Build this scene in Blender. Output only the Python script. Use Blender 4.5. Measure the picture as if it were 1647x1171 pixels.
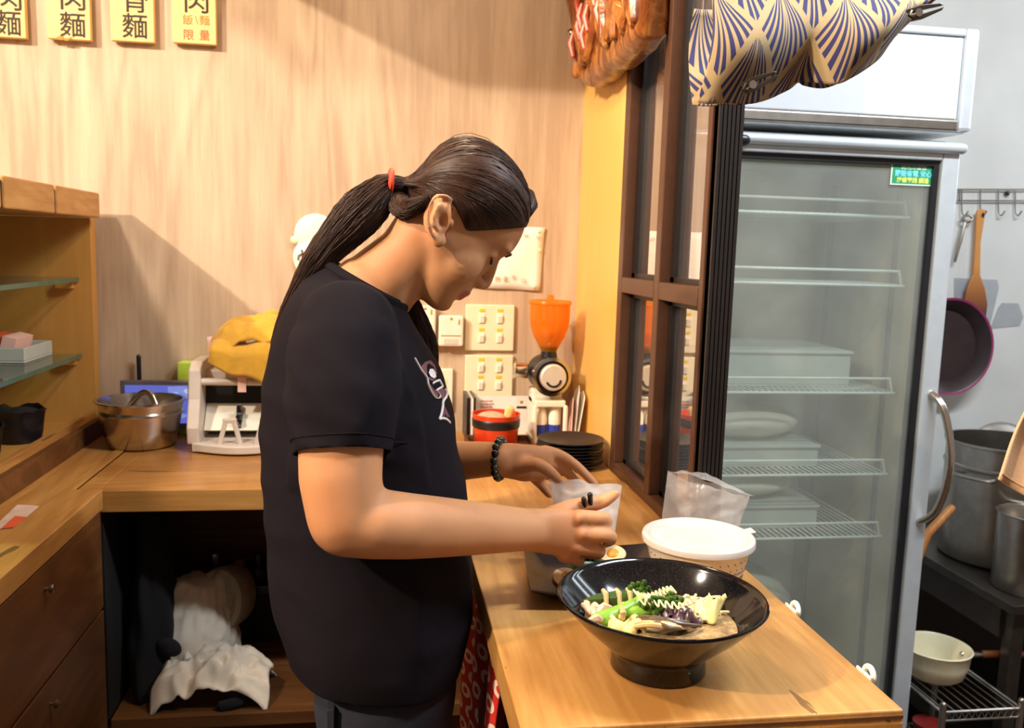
import bpy, bmesh, math, random
import numpy as np
from mathutils import Vector, Matrix, noise as mnoise
from mathutils.bvhtree import BVHTree

for o in list(bpy.data.objects):
    bpy.data.objects.remove(o)
SC = bpy.context.scene
COL = SC.collection
random.seed(7)
PI = math.pi

# ------------------------------------------------------------------ camera
FPX, IW, IH = 1400.0, 1647.0, 1171.0
PITCH, YAW, ROLL = 0.13075, 0.15067, 0.02931
CAM = np.array([0.0, 0.0, 1.45])
_f = np.array([math.sin(YAW)*math.cos(PITCH), math.cos(YAW)*math.cos(PITCH), -math.sin(PITCH)])
_r = np.array([math.cos(YAW), -math.sin(YAW), 0.0])
_u = np.cross(_r, _f)
_cr, _sr = math.cos(ROLL), math.sin(ROLL)
_r, _u = _cr*_r + _sr*_u, -_sr*_r + _cr*_u
cd = bpy.data.cameras.new('camera')
cd.sensor_width = 36.0; cd.sensor_fit = 'HORIZONTAL'
cd.lens = FPX/IW*36.0
cd.clip_start = 0.02
cam = bpy.data.objects.new('camera', cd); COL.objects.link(cam)
cam.matrix_world = Matrix(((_r[0], _u[0], -_f[0], CAM[0]), (_r[1], _u[1], -_f[1], CAM[1]), (_r[2], _u[2], -_f[2], CAM[2]), (0, 0, 0, 1)))
cd.dof.use_dof = True
cd.dof.focus_distance = 1.12
cd.dof.aperture_fstop = 9.0
SC.camera = cam

# ------------------------------------------------------------------ world, lights, exposure
w = bpy.data.worlds.new('world'); SC.world = w; w.use_nodes = True
w.node_tree.nodes['Background'].inputs[0].default_value = (1.0, 0.80, 0.66, 1)
w.node_tree.nodes['Background'].inputs[1].default_value = 0.31
SC.view_settings.view_transform = 'Standard'
SC.view_settings.look = 'None'
SC.view_settings.exposure = 0.0
SC.view_settings.gamma = 1.0
SC.view_settings.use_curve_mapping = False

def light(name, kind, loc, power, color, target=None, **kw):
    ld = bpy.data.lights.new(name, kind); ld.energy = power; ld.color = color
    for k, v in kw.items(): setattr(ld, k, v)
    o = bpy.data.objects.new(name, ld); COL.objects.link(o); o.location = loc
    if target is not None:
        o.rotation_euler = (Vector(target)-Vector(loc)).to_track_quat('-Z', 'Y').to_euler()
    return o
# warm spot bulb of the dining room, upper left
light('ceiling_spot_lamp', 'POINT', (-2.87, -0.3, 3.3), 660, (1.0, 0.83, 0.64), shadow_soft_size=0.04)
# warm pendant over the serving counter
light('pendant_lamp', 'POINT', (0.08, 1.50, 2.22), 20, (1.0, 0.80, 0.56), shadow_soft_size=0.05)
# cold tube of the kitchen
light('kitchen_tube_lamp', 'AREA', (1.40, 0.80, 2.70), 62, (0.84, 0.93, 1.0), target=(1.35, 1.5, 0.9), shape='RECTANGLE', size=1.2, size_y=0.12)
# general ceiling light of the room behind the camera
light('room_ceiling_lamp', 'AREA', (-1.15, 0.74, 2.75), 38, (1.0, 0.84, 0.68), target=(0.3, 1.0, 0.95), shape='DISK', size=0.14)
# two upright cold tubes at the far right end of the kitchen
for y_ in (1.70, 2.15):
    light('kitchen_side_tube_lamp', 'AREA', (3.0, y_, 2.25), 6.5, (0.80, 0.90, 1.0), target=(0.4, 1.0, 1.3), shape='RECTANGLE', size=0.10, size_y=1.1)

# ------------------------------------------------------------------ pixel rays of the photograph -> points of the room
def ray(x, y): return _r*((x-IW/2)/FPX) - _u*((y-IH/2)/FPX) + _f
def az(x, y, z):
    d = ray(x, y); return Vector(CAM + d*((z-CAM[2])/d[2]))
def ay(x, y, Y):
    d = ray(x, y); return Vector(CAM + d*(Y/d[1]))
def ax(x, y, X):
    d = ray(x, y); return Vector(CAM + d*(X/d[0]))

# ------------------------------------------------------------------ mesh helpers
class M:
    def __init__(s): s.v = []; s.f = []; s.mi = []; s.uv = None
    def add(s, vs, fs, mi=0):
        n = len(s.v); s.v += [tuple(p) for p in vs]
        s.f += [tuple(i+n for i in f) for f in fs]; s.mi += [mi]*len(fs); return s
    def box(s, lo, hi, mi=0):
        x0, y0, z0 = lo; x1, y1, z1 = hi
        return s.add([(x0,y0,z0),(x1,y0,z0),(x1,y1,z0),(x0,y1,z0),(x0,y0,z1),(x1,y0,z1),(x1,y1,z1),(x0,y1,z1)],
                     [(0,3,2,1),(4,5,6,7),(0,1,5,4),(1,2,6,5),(2,3,7,6),(3,0,4,7)], mi)
    def obox(s, c, size, R=None, mi=0):
        R = R or Matrix.Identity(3); c = Vector(c); h = Vector(size)/2
        vs = [c + R@Vector((sx*h.x, sy*h.y, sz*h.z)) for sz in (-1,1) for sx, sy in ((-1,-1),(1,-1),(1,1),(-1,1))]
        return s.add(vs, [(0,3,2,1),(4,5,6,7),(0,1,5,4),(1,2,6,5),(2,3,7,6),(3,0,4,7)], mi)
    def loft(s, rings, cap0=True, cap1=True, closed=True, mi=0):
        n = len(rings[0]); vs = [p for r in rings for p in r]; fs = []
        for i in range(len(rings)-1):
            for j in range(n if closed else n-1):
                k = (j+1) % n
                fs.append((i*n+j, i*n+k, (i+1)*n+k, (i+1)*n+j))
        if cap0: fs.append(tuple(range(n-1, -1, -1)))
        if cap1: fs.append(tuple(range((len(rings)-1)*n, len(rings)*n)))
        return s.add(vs, fs, mi)
    def lathe(s, prof, n=32, c=(0,0,0), R=None, mi=0, cap0=True, cap1=True, sx=1, sy=1):
        c = Vector(c); rings = []
        for r, z in prof:
            rings.append([c + ((R@Vector((r*sx*math.cos(2*PI*k/n), r*sy*math.sin(2*PI*k/n), z))) if R else Vector((r*sx*math.cos(2*PI*k/n), r*sy*math.sin(2*PI*k/n), z))) for k in range(n)])
        return s.loft(rings, cap0, cap1, True, mi)
    def tube(s, pts, rad, n=10, caps=True, closed=False, flat=1.0, up=None, mi=0):
        P = [Vector(p) for p in pts]; m = len(P)
        if not hasattr(rad, '__len__'): rad = [rad]*m
        T = []
        for i in range(m):
            if closed: t = P[(i+1) % m]-P[i-1]
            else: t = P[min(i+1, m-1)]-P[max(i-1, 0)]
            T.append(t.normalized() if t.length > 1e-9 else Vector((0,0,1)))
        a = Vector(up) if up else (Vector((0,0,1)) if abs(T[0].z) < .9 else Vector((1,0,0)))
        N = (a - T[0]*a.dot(T[0])).normalized(); rings = []
        for i in range(m):
            N = (N - T[i]*N.dot(T[i])).normalized(); B = T[i].cross(N)
            r = rad[i]
            ra, rb = (r if hasattr(r, '__len__') else (r, r*flat))
            rings.append([P[i] + N*(ra*math.cos(2*PI*k/n)) + B*(rb*math.sin(2*PI*k/n)) for k in range(n)])
        if closed: rings.append(rings[0])
        elif caps and caps != 'flat':      # rounded ends
            for e in (0, -1):
                r = rad[e]; ra, rb = (r if hasattr(r, '__len__') else (r, r*flat))
                rr = min(ra, rb); t = T[e]*(-1 if e == 0 else 1)
                ring = rings[e]; c = P[e]
                ex = []
                for q in (.35, .7, .93):
                    w_ = math.sqrt(1-q*q); ex.append([c + (p-c)*w_ + t*(rr*q) for p in ring])
                rings = (ex[::-1] + rings) if e == 0 else (rings + ex)
        return s.loft(rings, bool(caps) and not closed, bool(caps) and not closed, True, mi)
    def sphere(s, c, r, nu=16, nv=10, R=None, mi=0):
        if not hasattr(r, '__len__'): r = (r, r, r)
        c = Vector(c); rings = []
        for i in range(1, nv):
            th = PI*i/nv - PI/2
            ring = []
            for k in range(nu):
                p = Vector((r[0]*math.cos(th)*math.cos(2*PI*k/nu), r[1]*math.cos(th)*math.sin(2*PI*k/nu), r[2]*math.sin(th)))
                ring.append(c + (R@p if R else p))
            rings.append(ring)
        n = nu; vs = [p for q in rings for p in q]
        a = Vector((0,0,-r[2])); b = Vector((0,0,r[2]))
        vs += [c+(R@a if R else a), c+(R@b if R else b)]
        fs = []
        for i in range(len(rings)-1):
            for j in range(n):
                k = (j+1) % n; fs.append((i*n+j, i*n+k, (i+1)*n+k, (i+1)*n+j))
        A = len(vs)-2; L = (len(rings)-1)*n
        for j in range(n):
            k = (j+1) % n; fs.append((A, k, j)); fs.append((L+j, L+k, A+1))
        return s.add(vs, fs, mi)
    def prism(s, poly, a, b, mi=0):
        """polygon (list of 3-D points) swept from offset a to offset b (vectors)"""
        P = [Vector(p) for p in poly]; a = Vector(a); b = Vector(b)
        return s.loft([[p+a for p in P], [p+b for p in P]], True, True, True, mi)
    def grid(s, fn, nu, nv, uv=True, mi=0):
        vs = []; U = []
        for j in range(nv+1):
            for i in range(nu+1):
                vs.append(fn(i/nu, j/nv)); U.append((i/nu, j/nv))
        fs = [(j*(nu+1)+i, j*(nu+1)+i+1, (j+1)*(nu+1)+i+1, (j+1)*(nu+1)+i) for j in range(nv) for i in range(nu)]
        n0 = len(s.v); s.add(vs, fs, mi)
        if uv:
            if s.uv is None: s.uv = {}
            for i, q in enumerate(U): s.uv[n0+i] = q
        return s
    def build(s, name, mat, parent=None, smooth=40, bevel=0, solid=0, sub=0, local=False, label=None):
        """vertices are world coordinates unless local; parents are unrotated empties or meshes"""
        me = bpy.data.meshes.new(name)
        V = np.array(s.v, dtype=float).reshape(-1, 3)
        if parent is not None and not local:
            V = V - np.array(WORLD(parent))
        me.from_pydata(V.tolist(), [], s.f); me.validate()
        mats = mat if isinstance(mat, (list, tuple)) else [mat]
        for m_ in mats: me.materials.append(m_)
        if len(mats) > 1 and len(me.polygons) == len(s.mi): me.polygons.foreach_set('material_index', s.mi)
        if s.uv:
            lay = me.uv_layers.new(name='UVMap')
            for l in me.loops: lay.data[l.index].uv = s.uv.get(l.vertex_index, (0, 0))
        if smooth:
            me.polygons.foreach_set('use_smooth', [True]*len(me.polygons))
            if smooth < 179: me.set_sharp_from_angle(angle=math.radians(smooth))
        o = bpy.data.objects.new(name, me); COL.objects.link(o)
        if parent is not None: o.parent = parent
        if label: o['label'] = label
        if solid:
            md = o.modifiers.new('Solidify', 'SOLIDIFY'); md.thickness = solid; md.offset = 0
        if bevel:
            md = o.modifiers.new('Bevel', 'BEVEL'); md.width = bevel; md.segments = 2; md.limit_method = 'ANGLE'; md.angle_limit = math.radians(40)
        if sub:
            md = o.modifiers.new('Sub', 'SUBSURF'); md.levels = sub; md.render_levels = sub
        return o
def WORLD(o):
    v = Vector((0, 0, 0))
    while o is not None: v = v + o.location; o = o.parent
    return v
def tag(o, label=None, cat=None, group=None, kind=None):
    if label: o['label'] = label
    if cat: o['category'] = cat
    if group: o['group'] = group
    if kind: o['kind'] = kind
    return o
def thing(name, label, cat, loc, group=None):
    o = bpy.data.objects.new(name, None); COL.objects.link(o); o.location = loc
    o.empty_display_size = 0.05
    return tag(o, label, cat, group)
def struct(o): o['kind'] = 'structure'; return o
def copy_tree(o, parent=None):
    c = o.copy(); COL.objects.link(c)
    if parent is not None: c.parent = parent
    for ch in list(o.children): copy_tree(ch, c)
    return c
def text(s_, size, mat, parent, pos, right, up, name='lettering', ext=0.0004, align='CENTER', bold=0.0, label=None, sx=1.0):
    cu = bpy.data.curves.new(name, 'FONT'); cu.body = s_; cu.size = size; cu.align_x = align; cu.align_y = 'CENTER'
    cu.extrude = ext; cu.offset = bold; cu.resolution_u = 3
    to = bpy.data.objects.new(name, cu); COL.objects.link(to)
    dg = bpy.context.evaluated_depsgraph_get()
    me = bpy.data.meshes.new_from_object(to.evaluated_get(dg))
    bpy.data.objects.remove(to); bpy.data.curves.remove(cu)
    r = Vector(right).normalized(); u = Vector(up).normalized(); n = r.cross(u)
    base = Vector(pos) - (WORLD(parent) if parent else Vector((0,0,0)))
    Mx = Matrix(((r.x*sx, u.x, n.x, base.x), (r.y*sx, u.y, n.y, base.y), (r.z*sx, u.z, n.z, base.z), (0,0,0,1)))
    me.transform(Mx); me.materials.clear(); me.materials.append(mat)
    o = bpy.data.objects.new(name, me); COL.objects.link(o)
    if parent: o.parent = parent
    if label: o['label'] = label
    return o
def spline(pts, n):
    """Catmull-Rom through pts, n samples"""
    P = [np.array(p, float) for p in pts]; m = len(P)-1; out = []
    for k in range(n):
        t = k/(n-1)*m; i = min(int(t), m-1); u = t-i
        p0 = P[max(i-1, 0)]; p1 = P[i]; p2 = P[i+1]; p3 = P[min(i+2, m)]
        out.append(.5*((2*p1)+(-p0+p2)*u+(2*p0-5*p1+4*p2-p3)*u*u+(-p0+3*p1-3*p2+p3)*u**3))
    return out
def frame_from(z, x=None):
    z = Vector(z).normalized(); x = Vector(x) if x else (Vector((1,0,0)) if abs(z.x) < .9 else Vector((0,1,0)))
    x = (x - z*x.dot(z)).normalized(); y = z.cross(x)
    return Matrix(((x.x, y.x, z.x), (x.y, y.y, z.y), (x.z, y.z, z.z)))

# ------------------------------------------------------------------ materials
def srgb(h):
    if isinstance(h, str):
        h = h.lstrip('#'); c = [int(h[i:i+2], 16)/255 for i in (0, 2, 4)]
    else: c = [q/255 for q in h]
    return tuple((q/12.92 if q <= .04045 else ((q+.055)/1.055)**2.4) for q in c) + (1.0,)
class NT:
    """small expression builder over shader math nodes"""
    def __init__(s, m): s.t = m.node_tree; s.n = s.t.nodes; s.l = s.t.links
    def node(s, typ, **kw):
        nd = s.n.new(typ)
        for k, v in kw.items(): setattr(nd, k, v)
        return nd
    def set(s, sock, v):
        if hasattr(v, 'is_output') : s.l.new(v, sock)
        else: sock.default_value = v
    def math(s, op, a, b=0.0, clamp=False):
        nd = s.n.new('ShaderNodeMath'); nd.operation = op; nd.use_clamp = clamp
        s.set(nd.inputs[0], a); s.set(nd.inputs[1], b); return nd.outputs[0]
    def coord(s, kind='Object'): return s.n.new('ShaderNodeTexCoord').outputs[kind]
    def map(s, vec, scale=(1,1,1), rot=(0,0,0), loc=(0,0,0)):
        nd = s.n.new('ShaderNodeMapping'); s.l.new(vec, nd.inputs[0])
        nd.inputs['Scale'].default_value = scale; nd.inputs['Rotation'].default_value = rot; nd.inputs['Location'].default_value = loc
        return nd.outputs[0]
    def noise(s, vec, scale=5, detail=4, rough=.5, dist=0):
        nd = s.n.new('ShaderNodeTexNoise'); s.l.new(vec, nd.inputs['Vector'])
        nd.inputs['Scale'].default_value = scale; nd.inputs['Detail'].default_value = detail
        nd.inputs['Roughness'].default_value = rough; nd.inputs['Distortion'].default_value = dist
        return nd.outputs[0]
    def ramp(s, fac, stops, interp='LINEAR'):
        nd = s.n.new('ShaderNodeValToRGB'); s.set(nd.inputs[0], fac); nd.color_ramp.interpolation = interp
        el = nd.color_ramp.elements
        while len(el) < len(stops): el.new(.5)
        for e, (p, c) in zip(el, stops): e.position = p; e.color = c
        return nd.outputs[0]
    def mix(s, fac, a, b, blend='MIX'):
        nd = s.n.new('ShaderNodeMix'); nd.data_type = 'RGBA'; nd.blend_type = blend
        s.set(nd.inputs[0], fac); s.set(nd.inputs[6], a); s.set(nd.inputs[7], b); return nd.outputs[2]
    def sep(s, vec):
        nd = s.n.new('ShaderNodeSeparateXYZ'); s.l.new(vec, nd.inputs[0]); return nd.outputs
    def bump(s, h, strength=.2, dist=.002):
        nd = s.n.new('ShaderNodeBump'); s.l.new(h, nd.inputs['Height']); nd.inputs['Strength'].default_value = strength
        nd.inputs['Distance'].default_value = dist; return nd.outputs[0]
MATS = {}
def base_mat(name):
    m = bpy.data.materials.new(name); m.use_nodes = True; MATS[name] = m
    return m, NT(m), m.node_tree.nodes['Principled BSDF']
def plain(name, col, rough=.5, metal=0, var=.12, scale=30, bump=0, spec=.5, coat=0, emit=None, sheen=0, sss=0, stretch=(1,1,1)):
    m, t, b = base_mat(name); c = srgb(col)
    co = t.map(t.coord('Object'), stretch)
    nz = t.noise(co, scale, 4)
    dark = tuple(q*(1-var) for q in c[:3])+(1,); lite = tuple(min(1, q*(1+var)) for q in c[:3])+(1,)
    t.l.new(t.ramp(nz, [(.3, dark), (.7, lite)]), b.inputs['Base Color'])
    b.inputs['Roughness'].default_value = rough; b.inputs['Metallic'].default_value = metal
    b.inputs['Specular IOR Level'].default_value = spec
    b.inputs['Coat Weight'].default_value = coat; b.inputs['Coat Roughness'].default_value = .08
    if sheen: b.inputs['Sheen Weight'].default_value = sheen
    if sss:
        b.inputs['Subsurface Weight'].default_value = sss
        b.inputs['Subsurface Radius'].default_value = (.012, .005, .003); b.inputs['Subsurface Scale'].default_value = .6
    if bump: t.l.new(t.bump(nz, bump, .003), b.inputs['Normal'])
    if emit:
        b.inputs['Emission Color'].default_value = srgb(col); b.inputs['Emission Strength'].default_value = emit
    return m
def wood(name, c_lite, c_dark, axis='y', scale=1.0, rough=.45, streak=.5, coat=0, crack=None, fig=.5, spec=.4):
    """fine straight grain along one axis, broad figure, optional dark cracks"""
    m, t, b = base_mat(name)
    S = {'x': (.06, 1, 1), 'y': (1, .06, 1), 'z': (1, 1, .06)}[axis]
    S2 = {'x': (.16, 1, 1), 'y': (1, .16, 1), 'z': (1, 1, .16)}[axis]
    co = t.coord('Object')
    fine = t.noise(t.map(co, tuple(q*scale for q in S)), 130, 5, .6)
    mid = t.noise(t.map(co, tuple(q*scale for q in S2)), 14, 4, .55, .6)
    broad = t.noise(t.map(co, tuple(q*scale for q in S2)), 3.5, 2, .5, 1.6)
    rings = t.math('FRACT', t.math('MULTIPLY', broad, 9.0))
    rings = t.math('ABSOLUTE', t.math('SUBTRACT', rings, .5))
    v = t.math('ADD', t.math('MULTIPLY', fine, .35*streak*2), t.math('MULTIPLY', mid, .5))
    v = t.math('ADD', v, t.math('MULTIPLY', rings, fig*.5))
    v = t.math('SUBTRACT', v, .22)
    col = t.ramp(v, [(.18, srgb(c_dark)), (.62, srgb(c_lite))])
    if crack:
        cn = t.noise(t.map(co, tuple(q*scale for q in S2)), 22, 3, .5, 1.0)
        cf = t.math('GREATER_THAN', cn, crack)
        cf2 = t.math('MULTIPLY', cf, .75)
        col = t.mix(cf2, col, tuple(q*.28 for q in srgb(c_dark)[:3])+(1,))
    t.l.new(col, b.inputs['Base Color'])
    b.inputs['Roughness'].default_value = rough; b.inputs['Coat Weight'].default_value = coat
    b.inputs['Specular IOR Level'].default_value = spec
    t.l.new(t.bump(fine, .12, .001), b.inputs['Normal'])
    return m
def glass(name, tint=(1,1,1), haze=0.0, gloss=1.0, hazecol=(.8,.85,.85), ior=1.45, rough=.0, wrinkle=0, transp=1.0):
    """clear sheet: straight-through transparency plus Fresnel reflection, some dirt haze"""
    m, t, b = base_mat(name); t.n.remove(b)
    out = t.n['Material Output']
    tr = t.node('ShaderNodeBsdfTransparent'); tr.inputs[0].default_value = tint + (1,)
    gl = t.node('ShaderNodeBsdfGlossy'); gl.inputs['Roughness'].default_value = rough
    lw = t.node('ShaderNodeLayerWeight'); lw.inputs['Blend'].default_value = .5; f0 = ((ior-1)/(ior+1))**2
    fr = t.math('ADD', t.math('MULTIPLY', t.math('POWER', lw.outputs['Facing'], 5.0), 1-f0), f0)
    if wrinkle:
        nb = t.bump(t.noise(t.coord('Object'), 60, 3, .5, .8), wrinkle, .01)
        t.l.new(nb, gl.inputs['Normal']); t.l.new(nb, lw.inputs['Normal'])
    mx = t.node('ShaderNodeMixShader'); t.l.new(t.math('MULTIPLY', fr, gloss, True), mx.inputs[0])
    t.l.new(tr.outputs[0], mx.inputs[1]); t.l.new(gl.outputs[0], mx.inputs[2])
    last = mx.outputs[0]
    if haze:
        df = t.node('ShaderNodeBsdfDiffuse'); df.inputs[0].default_value = hazecol + (1,)
        tl = t.node('ShaderNodeBsdfTranslucent'); tl.inputs[0].default_value = hazecol + (1,)
        m2 = t.node('ShaderNodeMixShader'); m2.inputs[0].default_value = .4
        t.l.new(df.outputs[0], m2.inputs[1]); t.l.new(tl.outputs[0], m2.inputs[2])
        hz = t.math('ADD', t.math('MULTIPLY', t.noise(t.coord('Object'), 9, 3), haze*.9), haze*.55, True)
        m3 = t.node('ShaderNodeMixShader'); t.l.new(hz, m3.inputs[0])
        t.l.new(last, m3.inputs[1]); t.l.new(m2.outputs[0], m3.inputs[2]); last = m3.outputs[0]
    t.l.new(last, out.inputs[0])
    return m
# ------------------------------------------------------------------ palette
WALLW = wood('grey_oak_laminate', '#e2ccb0', '#b29980', 'z', .55, .5, .55, fig=.55)
COUNTER_Y = wood('oak_worktop_long', '#d9a862', '#a8743a', 'y', .9, .38, .6, coat=.15, crack=.70, fig=.4)
COUNTER_X = wood('oak_worktop_cross', '#d6a35c', '#a47036', 'x', .9, .38, .6, coat=.15, crack=.70, fig=.4)
CAB = wood('brown_cabinet_laminate', '#8a5a30', '#5f3a1c', 'y', .9, .5, .4)
CABDARK = wood('dark_shelf_wood', '#8c5c30', '#5c3818', 'x', .9, .55, .4)
PINE = wood('golden_pine_panel', '#f6d084', '#e6b65c', 'z', .6, .4, .35, coat=.2, fig=.3)
CASEW = wood('golden_case_veneer', '#e0ae60', '#c48e46', 'z', .7, .45, .3, fig=.3)
BAMBOO = wood('bamboo_slat', '#d7a866', '#a87a42', 'y', 1.2, .5, .5)
PALEWOOD = wood('pale_sign_wood', '#f6dca0', '#ecca86', 'z', 1.0, .5, .3, fig=.2)
SPOONWOOD = wood('spoon_wood', '#c98a48', '#9a5f2a', 'z', 2, .5, .4)
HANDLEWOOD = wood('handle_wood', '#8a5028', '#5e3216', 'x', 2, .5, .4)
BRONZE = plain('brown_aluminium', '#5a3c2c', .38, .35, .08, 40)
BLACKPROF = plain('black_fluted_profile', '#241e1c', .42, .3, .1, 60)
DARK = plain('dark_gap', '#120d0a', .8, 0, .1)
BLACKPL = plain('black_plastic', '#16151a', .35, 0, .1)
BLACKMATTE = plain('black_cloth', '#141216', .9, 0, .2, 80, .3)
WHITEPL = plain('white_plastic', '#f1ead8', .4, 0, .03)
CREAMPL = plain('cream_plate', '#efe5c4', .4, 0, .03)
GREYPL = plain('grey_plastic', '#d5cabe', .42, 0, .04)
YELLOWLB = plain('yellow_label', '#e2c926', .5, 0, .05)
KWALL = plain('kitchen_white_wall', '#c6c6c2', .35, 0, .06, 6)
FLOORM = plain('brown_floor_tile', '#3e2c22', .5, 0, .2, 8)
CEILM = plain('ceiling_paint', '#cfc4b4', .8, 0, .04)
STEEL = plain('brushed_steel', '#c9c2ba', .2, 1, .06, 60)
STEELDK = plain('worn_steel', '#a39d95', .32, 1, .12, 30)
ALU = plain('aluminium_profile', '#ccd3d8', .32, .45, .04)
FRWHITE = plain('fridge_white_enamel', '#e9edee', .3, 0, .03)
FRLINER = plain('fridge_liner', '#dde2da', .45, 0, .05, 6)
FRBEIGE = plain('fridge_side_liner', '#c9bfa6', .45, 0, .06, 6)
WIREW = plain('white_wire', '#e8efee', .35, 0, .03)
TRAYW = plain('frosted_tray', '#b9c0bc', .5, 0, .06, 20)
INK = plain('black_ink', '#2c2013', .7, 0, .1)
INKBR = plain('brown_ink', '#b08640', .7, 0, .1)
INKRED = plain('red_ink', '#e06038', .7, 0, .1)
PAPER = plain('white_paper', '#f4efe6', .7, 0, .03)
GLASSW = glass('window_glass', (.90, .91, .90), .05, 4.6, (.6,.6,.6), 1.5)
GLASSF = glass('fridge_glass', (.88, .90, .87), .20, .8, (.73,.73,.68), 1.4)
GLASSG = glass('green_shelf_glass', (.80, .93, .86), .06, 1.0, (.5,.7,.6))
GLEDGE = plain('green_glass_edge', '#4c6a58', .15, 0, .1)
FILM = glass('thin_plastic_film', (.96,.95,.95), .26, 1.6, (.95,.90,.88), 1.5, .06, .9)
FILM2 = glass('milky_plastic_film', (.95,.94,.93), .60, 1.6, (.97,.93,.90), 1.5, .08, .9)

CT = 0.95          # worktop height
WY = 2.35          # dining back wall
WX = 0.53          # inner face of the window partition

# ------------------------------------------------------------------ room shell
def wall(name, lo, hi, mat): return struct(M().box(lo, hi).build(name, mat, smooth=0))
wall('floor', (-4.2, -3.2, -.06), (3.6, 2.80, 0), FLOORM)
wall('ceiling', (-4.2, -3.2, 3.45), (3.6, 2.80, 3.52), CEILM)
wall('wall_back', (-4.2, WY, 0), (WX+.06, WY+.08, 3.45), WALLW)
wall('wall_kitchen', (WX+.06, 2.62, 0), (3.6, 2.72, 3.45), KWALL)
# partition between dining counter and kitchen: pine panel near the wall, window in front of it
struct(M().box((WX, 1.93, 0), (WX+.06, WY, 3.45)).build('wall_partition', PINE, smooth=0, bevel=.001))
struct(M().box((WX+.002, 1.42, 0), (WX+.058, 1.93, CT-.05)).build('trim_1', CABDARK, smooth=0))

# the brown window on the counter edge: sill, stiles, bars, panes
win = struct(M().box((WX, 1.395, CT), (WX+.055, 1.93, CT+.022)).build('window_1', BRONZE, smooth=0, bevel=.002))
def stile(y0, y1, name='stile'):
    return M().box((WX, y0, CT+.022), (WX+.055, y1, 3.45)).build(name, BRONZE, win, smooth=0, bevel=.002)
stile(1.895, 1.93); stile(1.63, 1.662); stile(1.395, 1.415)
for y0, y1 in ((1.662, 1.895), (1.415, 1.63)):
    M().box((WX, y0, 1.362), (WX+.05, y1, 1.396)).build('glazing_bar', BRONZE, win, smooth=0, bevel=.002)
    M().box((WX, y0, 2.30), (WX+.05, y1, 2.334)).build('glazing_bar', BRONZE, win, smooth=0, bevel=.002)
    for z0, z1 in ((CT+.022, 1.362), (1.396, 2.30)):
        M().box((WX+.030, y0, z0), (WX+.036, y1, z1)).build('pane', GLASSW, win, smooth=0)
        fr = M()
        fr.box((WX+.022, y0, z0), (WX+.046, y0+.010, z1)).box((WX+.022, y1-.022, z0), (WX+.046, y1, z1))
        fr.box((WX+.022, y0, z0), (WX+.046, y1, z0+.010)).box((WX+.022, y0, z1-.010), (WX+.046, y1, z1))
        fr.build('glazing_bead', BLACKPROF, win, smooth=0)
# fluted black post that ends the window
pm = M(); n = 6
for k in range(n):
    x0 = WX+.004+k*.0072
    pm.box((x0, 1.374, CT), (x0+.0052, 1.395, 3.45))
pm.box((WX+.004, 1.380, CT), (WX+.048, 1.395, 3.45))
pm.build('fluted_post', BLACKPROF, win, smooth=0)

# unseen box added above the frame to throw a shadow on the wall
t = thing('shadow_box', 'plain wooden box added out of view high on the wall to shade it', 'shadow caster', (-.02, WY, 2.256))
M().box((-.64, 1.64, 2.256), (.50, WY-.001, 2.62)).build('body', CASEW, t, smooth=0, bevel=.003)
M().box((-.635, 1.62, 2.26), (-.072, 1.64, 2.615)).build('door', CASEW, t, smooth=0, bevel=.002)  # plain fronts of the added shadow-casting box
M().box((-.068, 1.62, 2.26), (.495, 1.64, 2.615)).build('door', CASEW, t, smooth=0, bevel=.002)  # second plain front of the added shadow-casting box

# ------------------------------------------------------------------ counters
t = thing('serving_counter', 'long oak counter under the noodle bowl, running back to the panelled wall', 'counter', (.36, 1.55, 0))
M().box((.149, .843, CT-.045), (.585, 1.77, CT)).box((.149, 1.77, CT-.045), (WX-.001, WY-.001, CT)).build('worktop', COUNTER_Y, t, smooth=0, bevel=.002)
for k, zz in enumerate((.908, .918, .929, .940)):
    M().box((.150, .8415, zz), (.584, .8432, zz+(.004 if k % 2 else .006))).build('edge_lamination', CABDARK if k % 2 else COUNTER_X, t, smooth=0)
M().box((.20, .90, 0), (.24, WY-.01, CT-.045)).build('side_panel', CAB, t, smooth=0)
M().box((.52, .90, 0), (.55, 1.40, CT-.045)).build('side_panel', CAB, t, smooth=0)
M().box((.24, .90, 0), (.52, .93, CT-.045)).build('end_panel', CAB, t, smooth=0)

t = thing('back_counter', 'oak counter along the back wall with an open shelf below it', 'counter', (-.2, 2.06, 0))
M().box((-.555, 1.785, CT-.045), (.148, WY-.001, CT)).box((-.597, 1.785, CT-.034), (-.555, WY-.001, CT)).build('worktop', COUNTER_X, t, smooth=0, bevel=.002)
M().box((-.550, 1.80, .425), (.196, WY-.005, .455)).build('shelf', CABDARK, t, smooth=0, bevel=.002)
M().box((-.550, WY-.02, .455), (.196, WY-.003, CT-.045)).build('back_panel', CABDARK, t, smooth=0)
M().box((-.550, 1.84, 0), (.196, 1.86, .425)).build('toe_panel', CABDARK, t, smooth=0)
M().box((-.556, 1.80, .455), (-.552, WY-.02, CT-.045)).build('side_lining', DARK, t, smooth=0)

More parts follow.
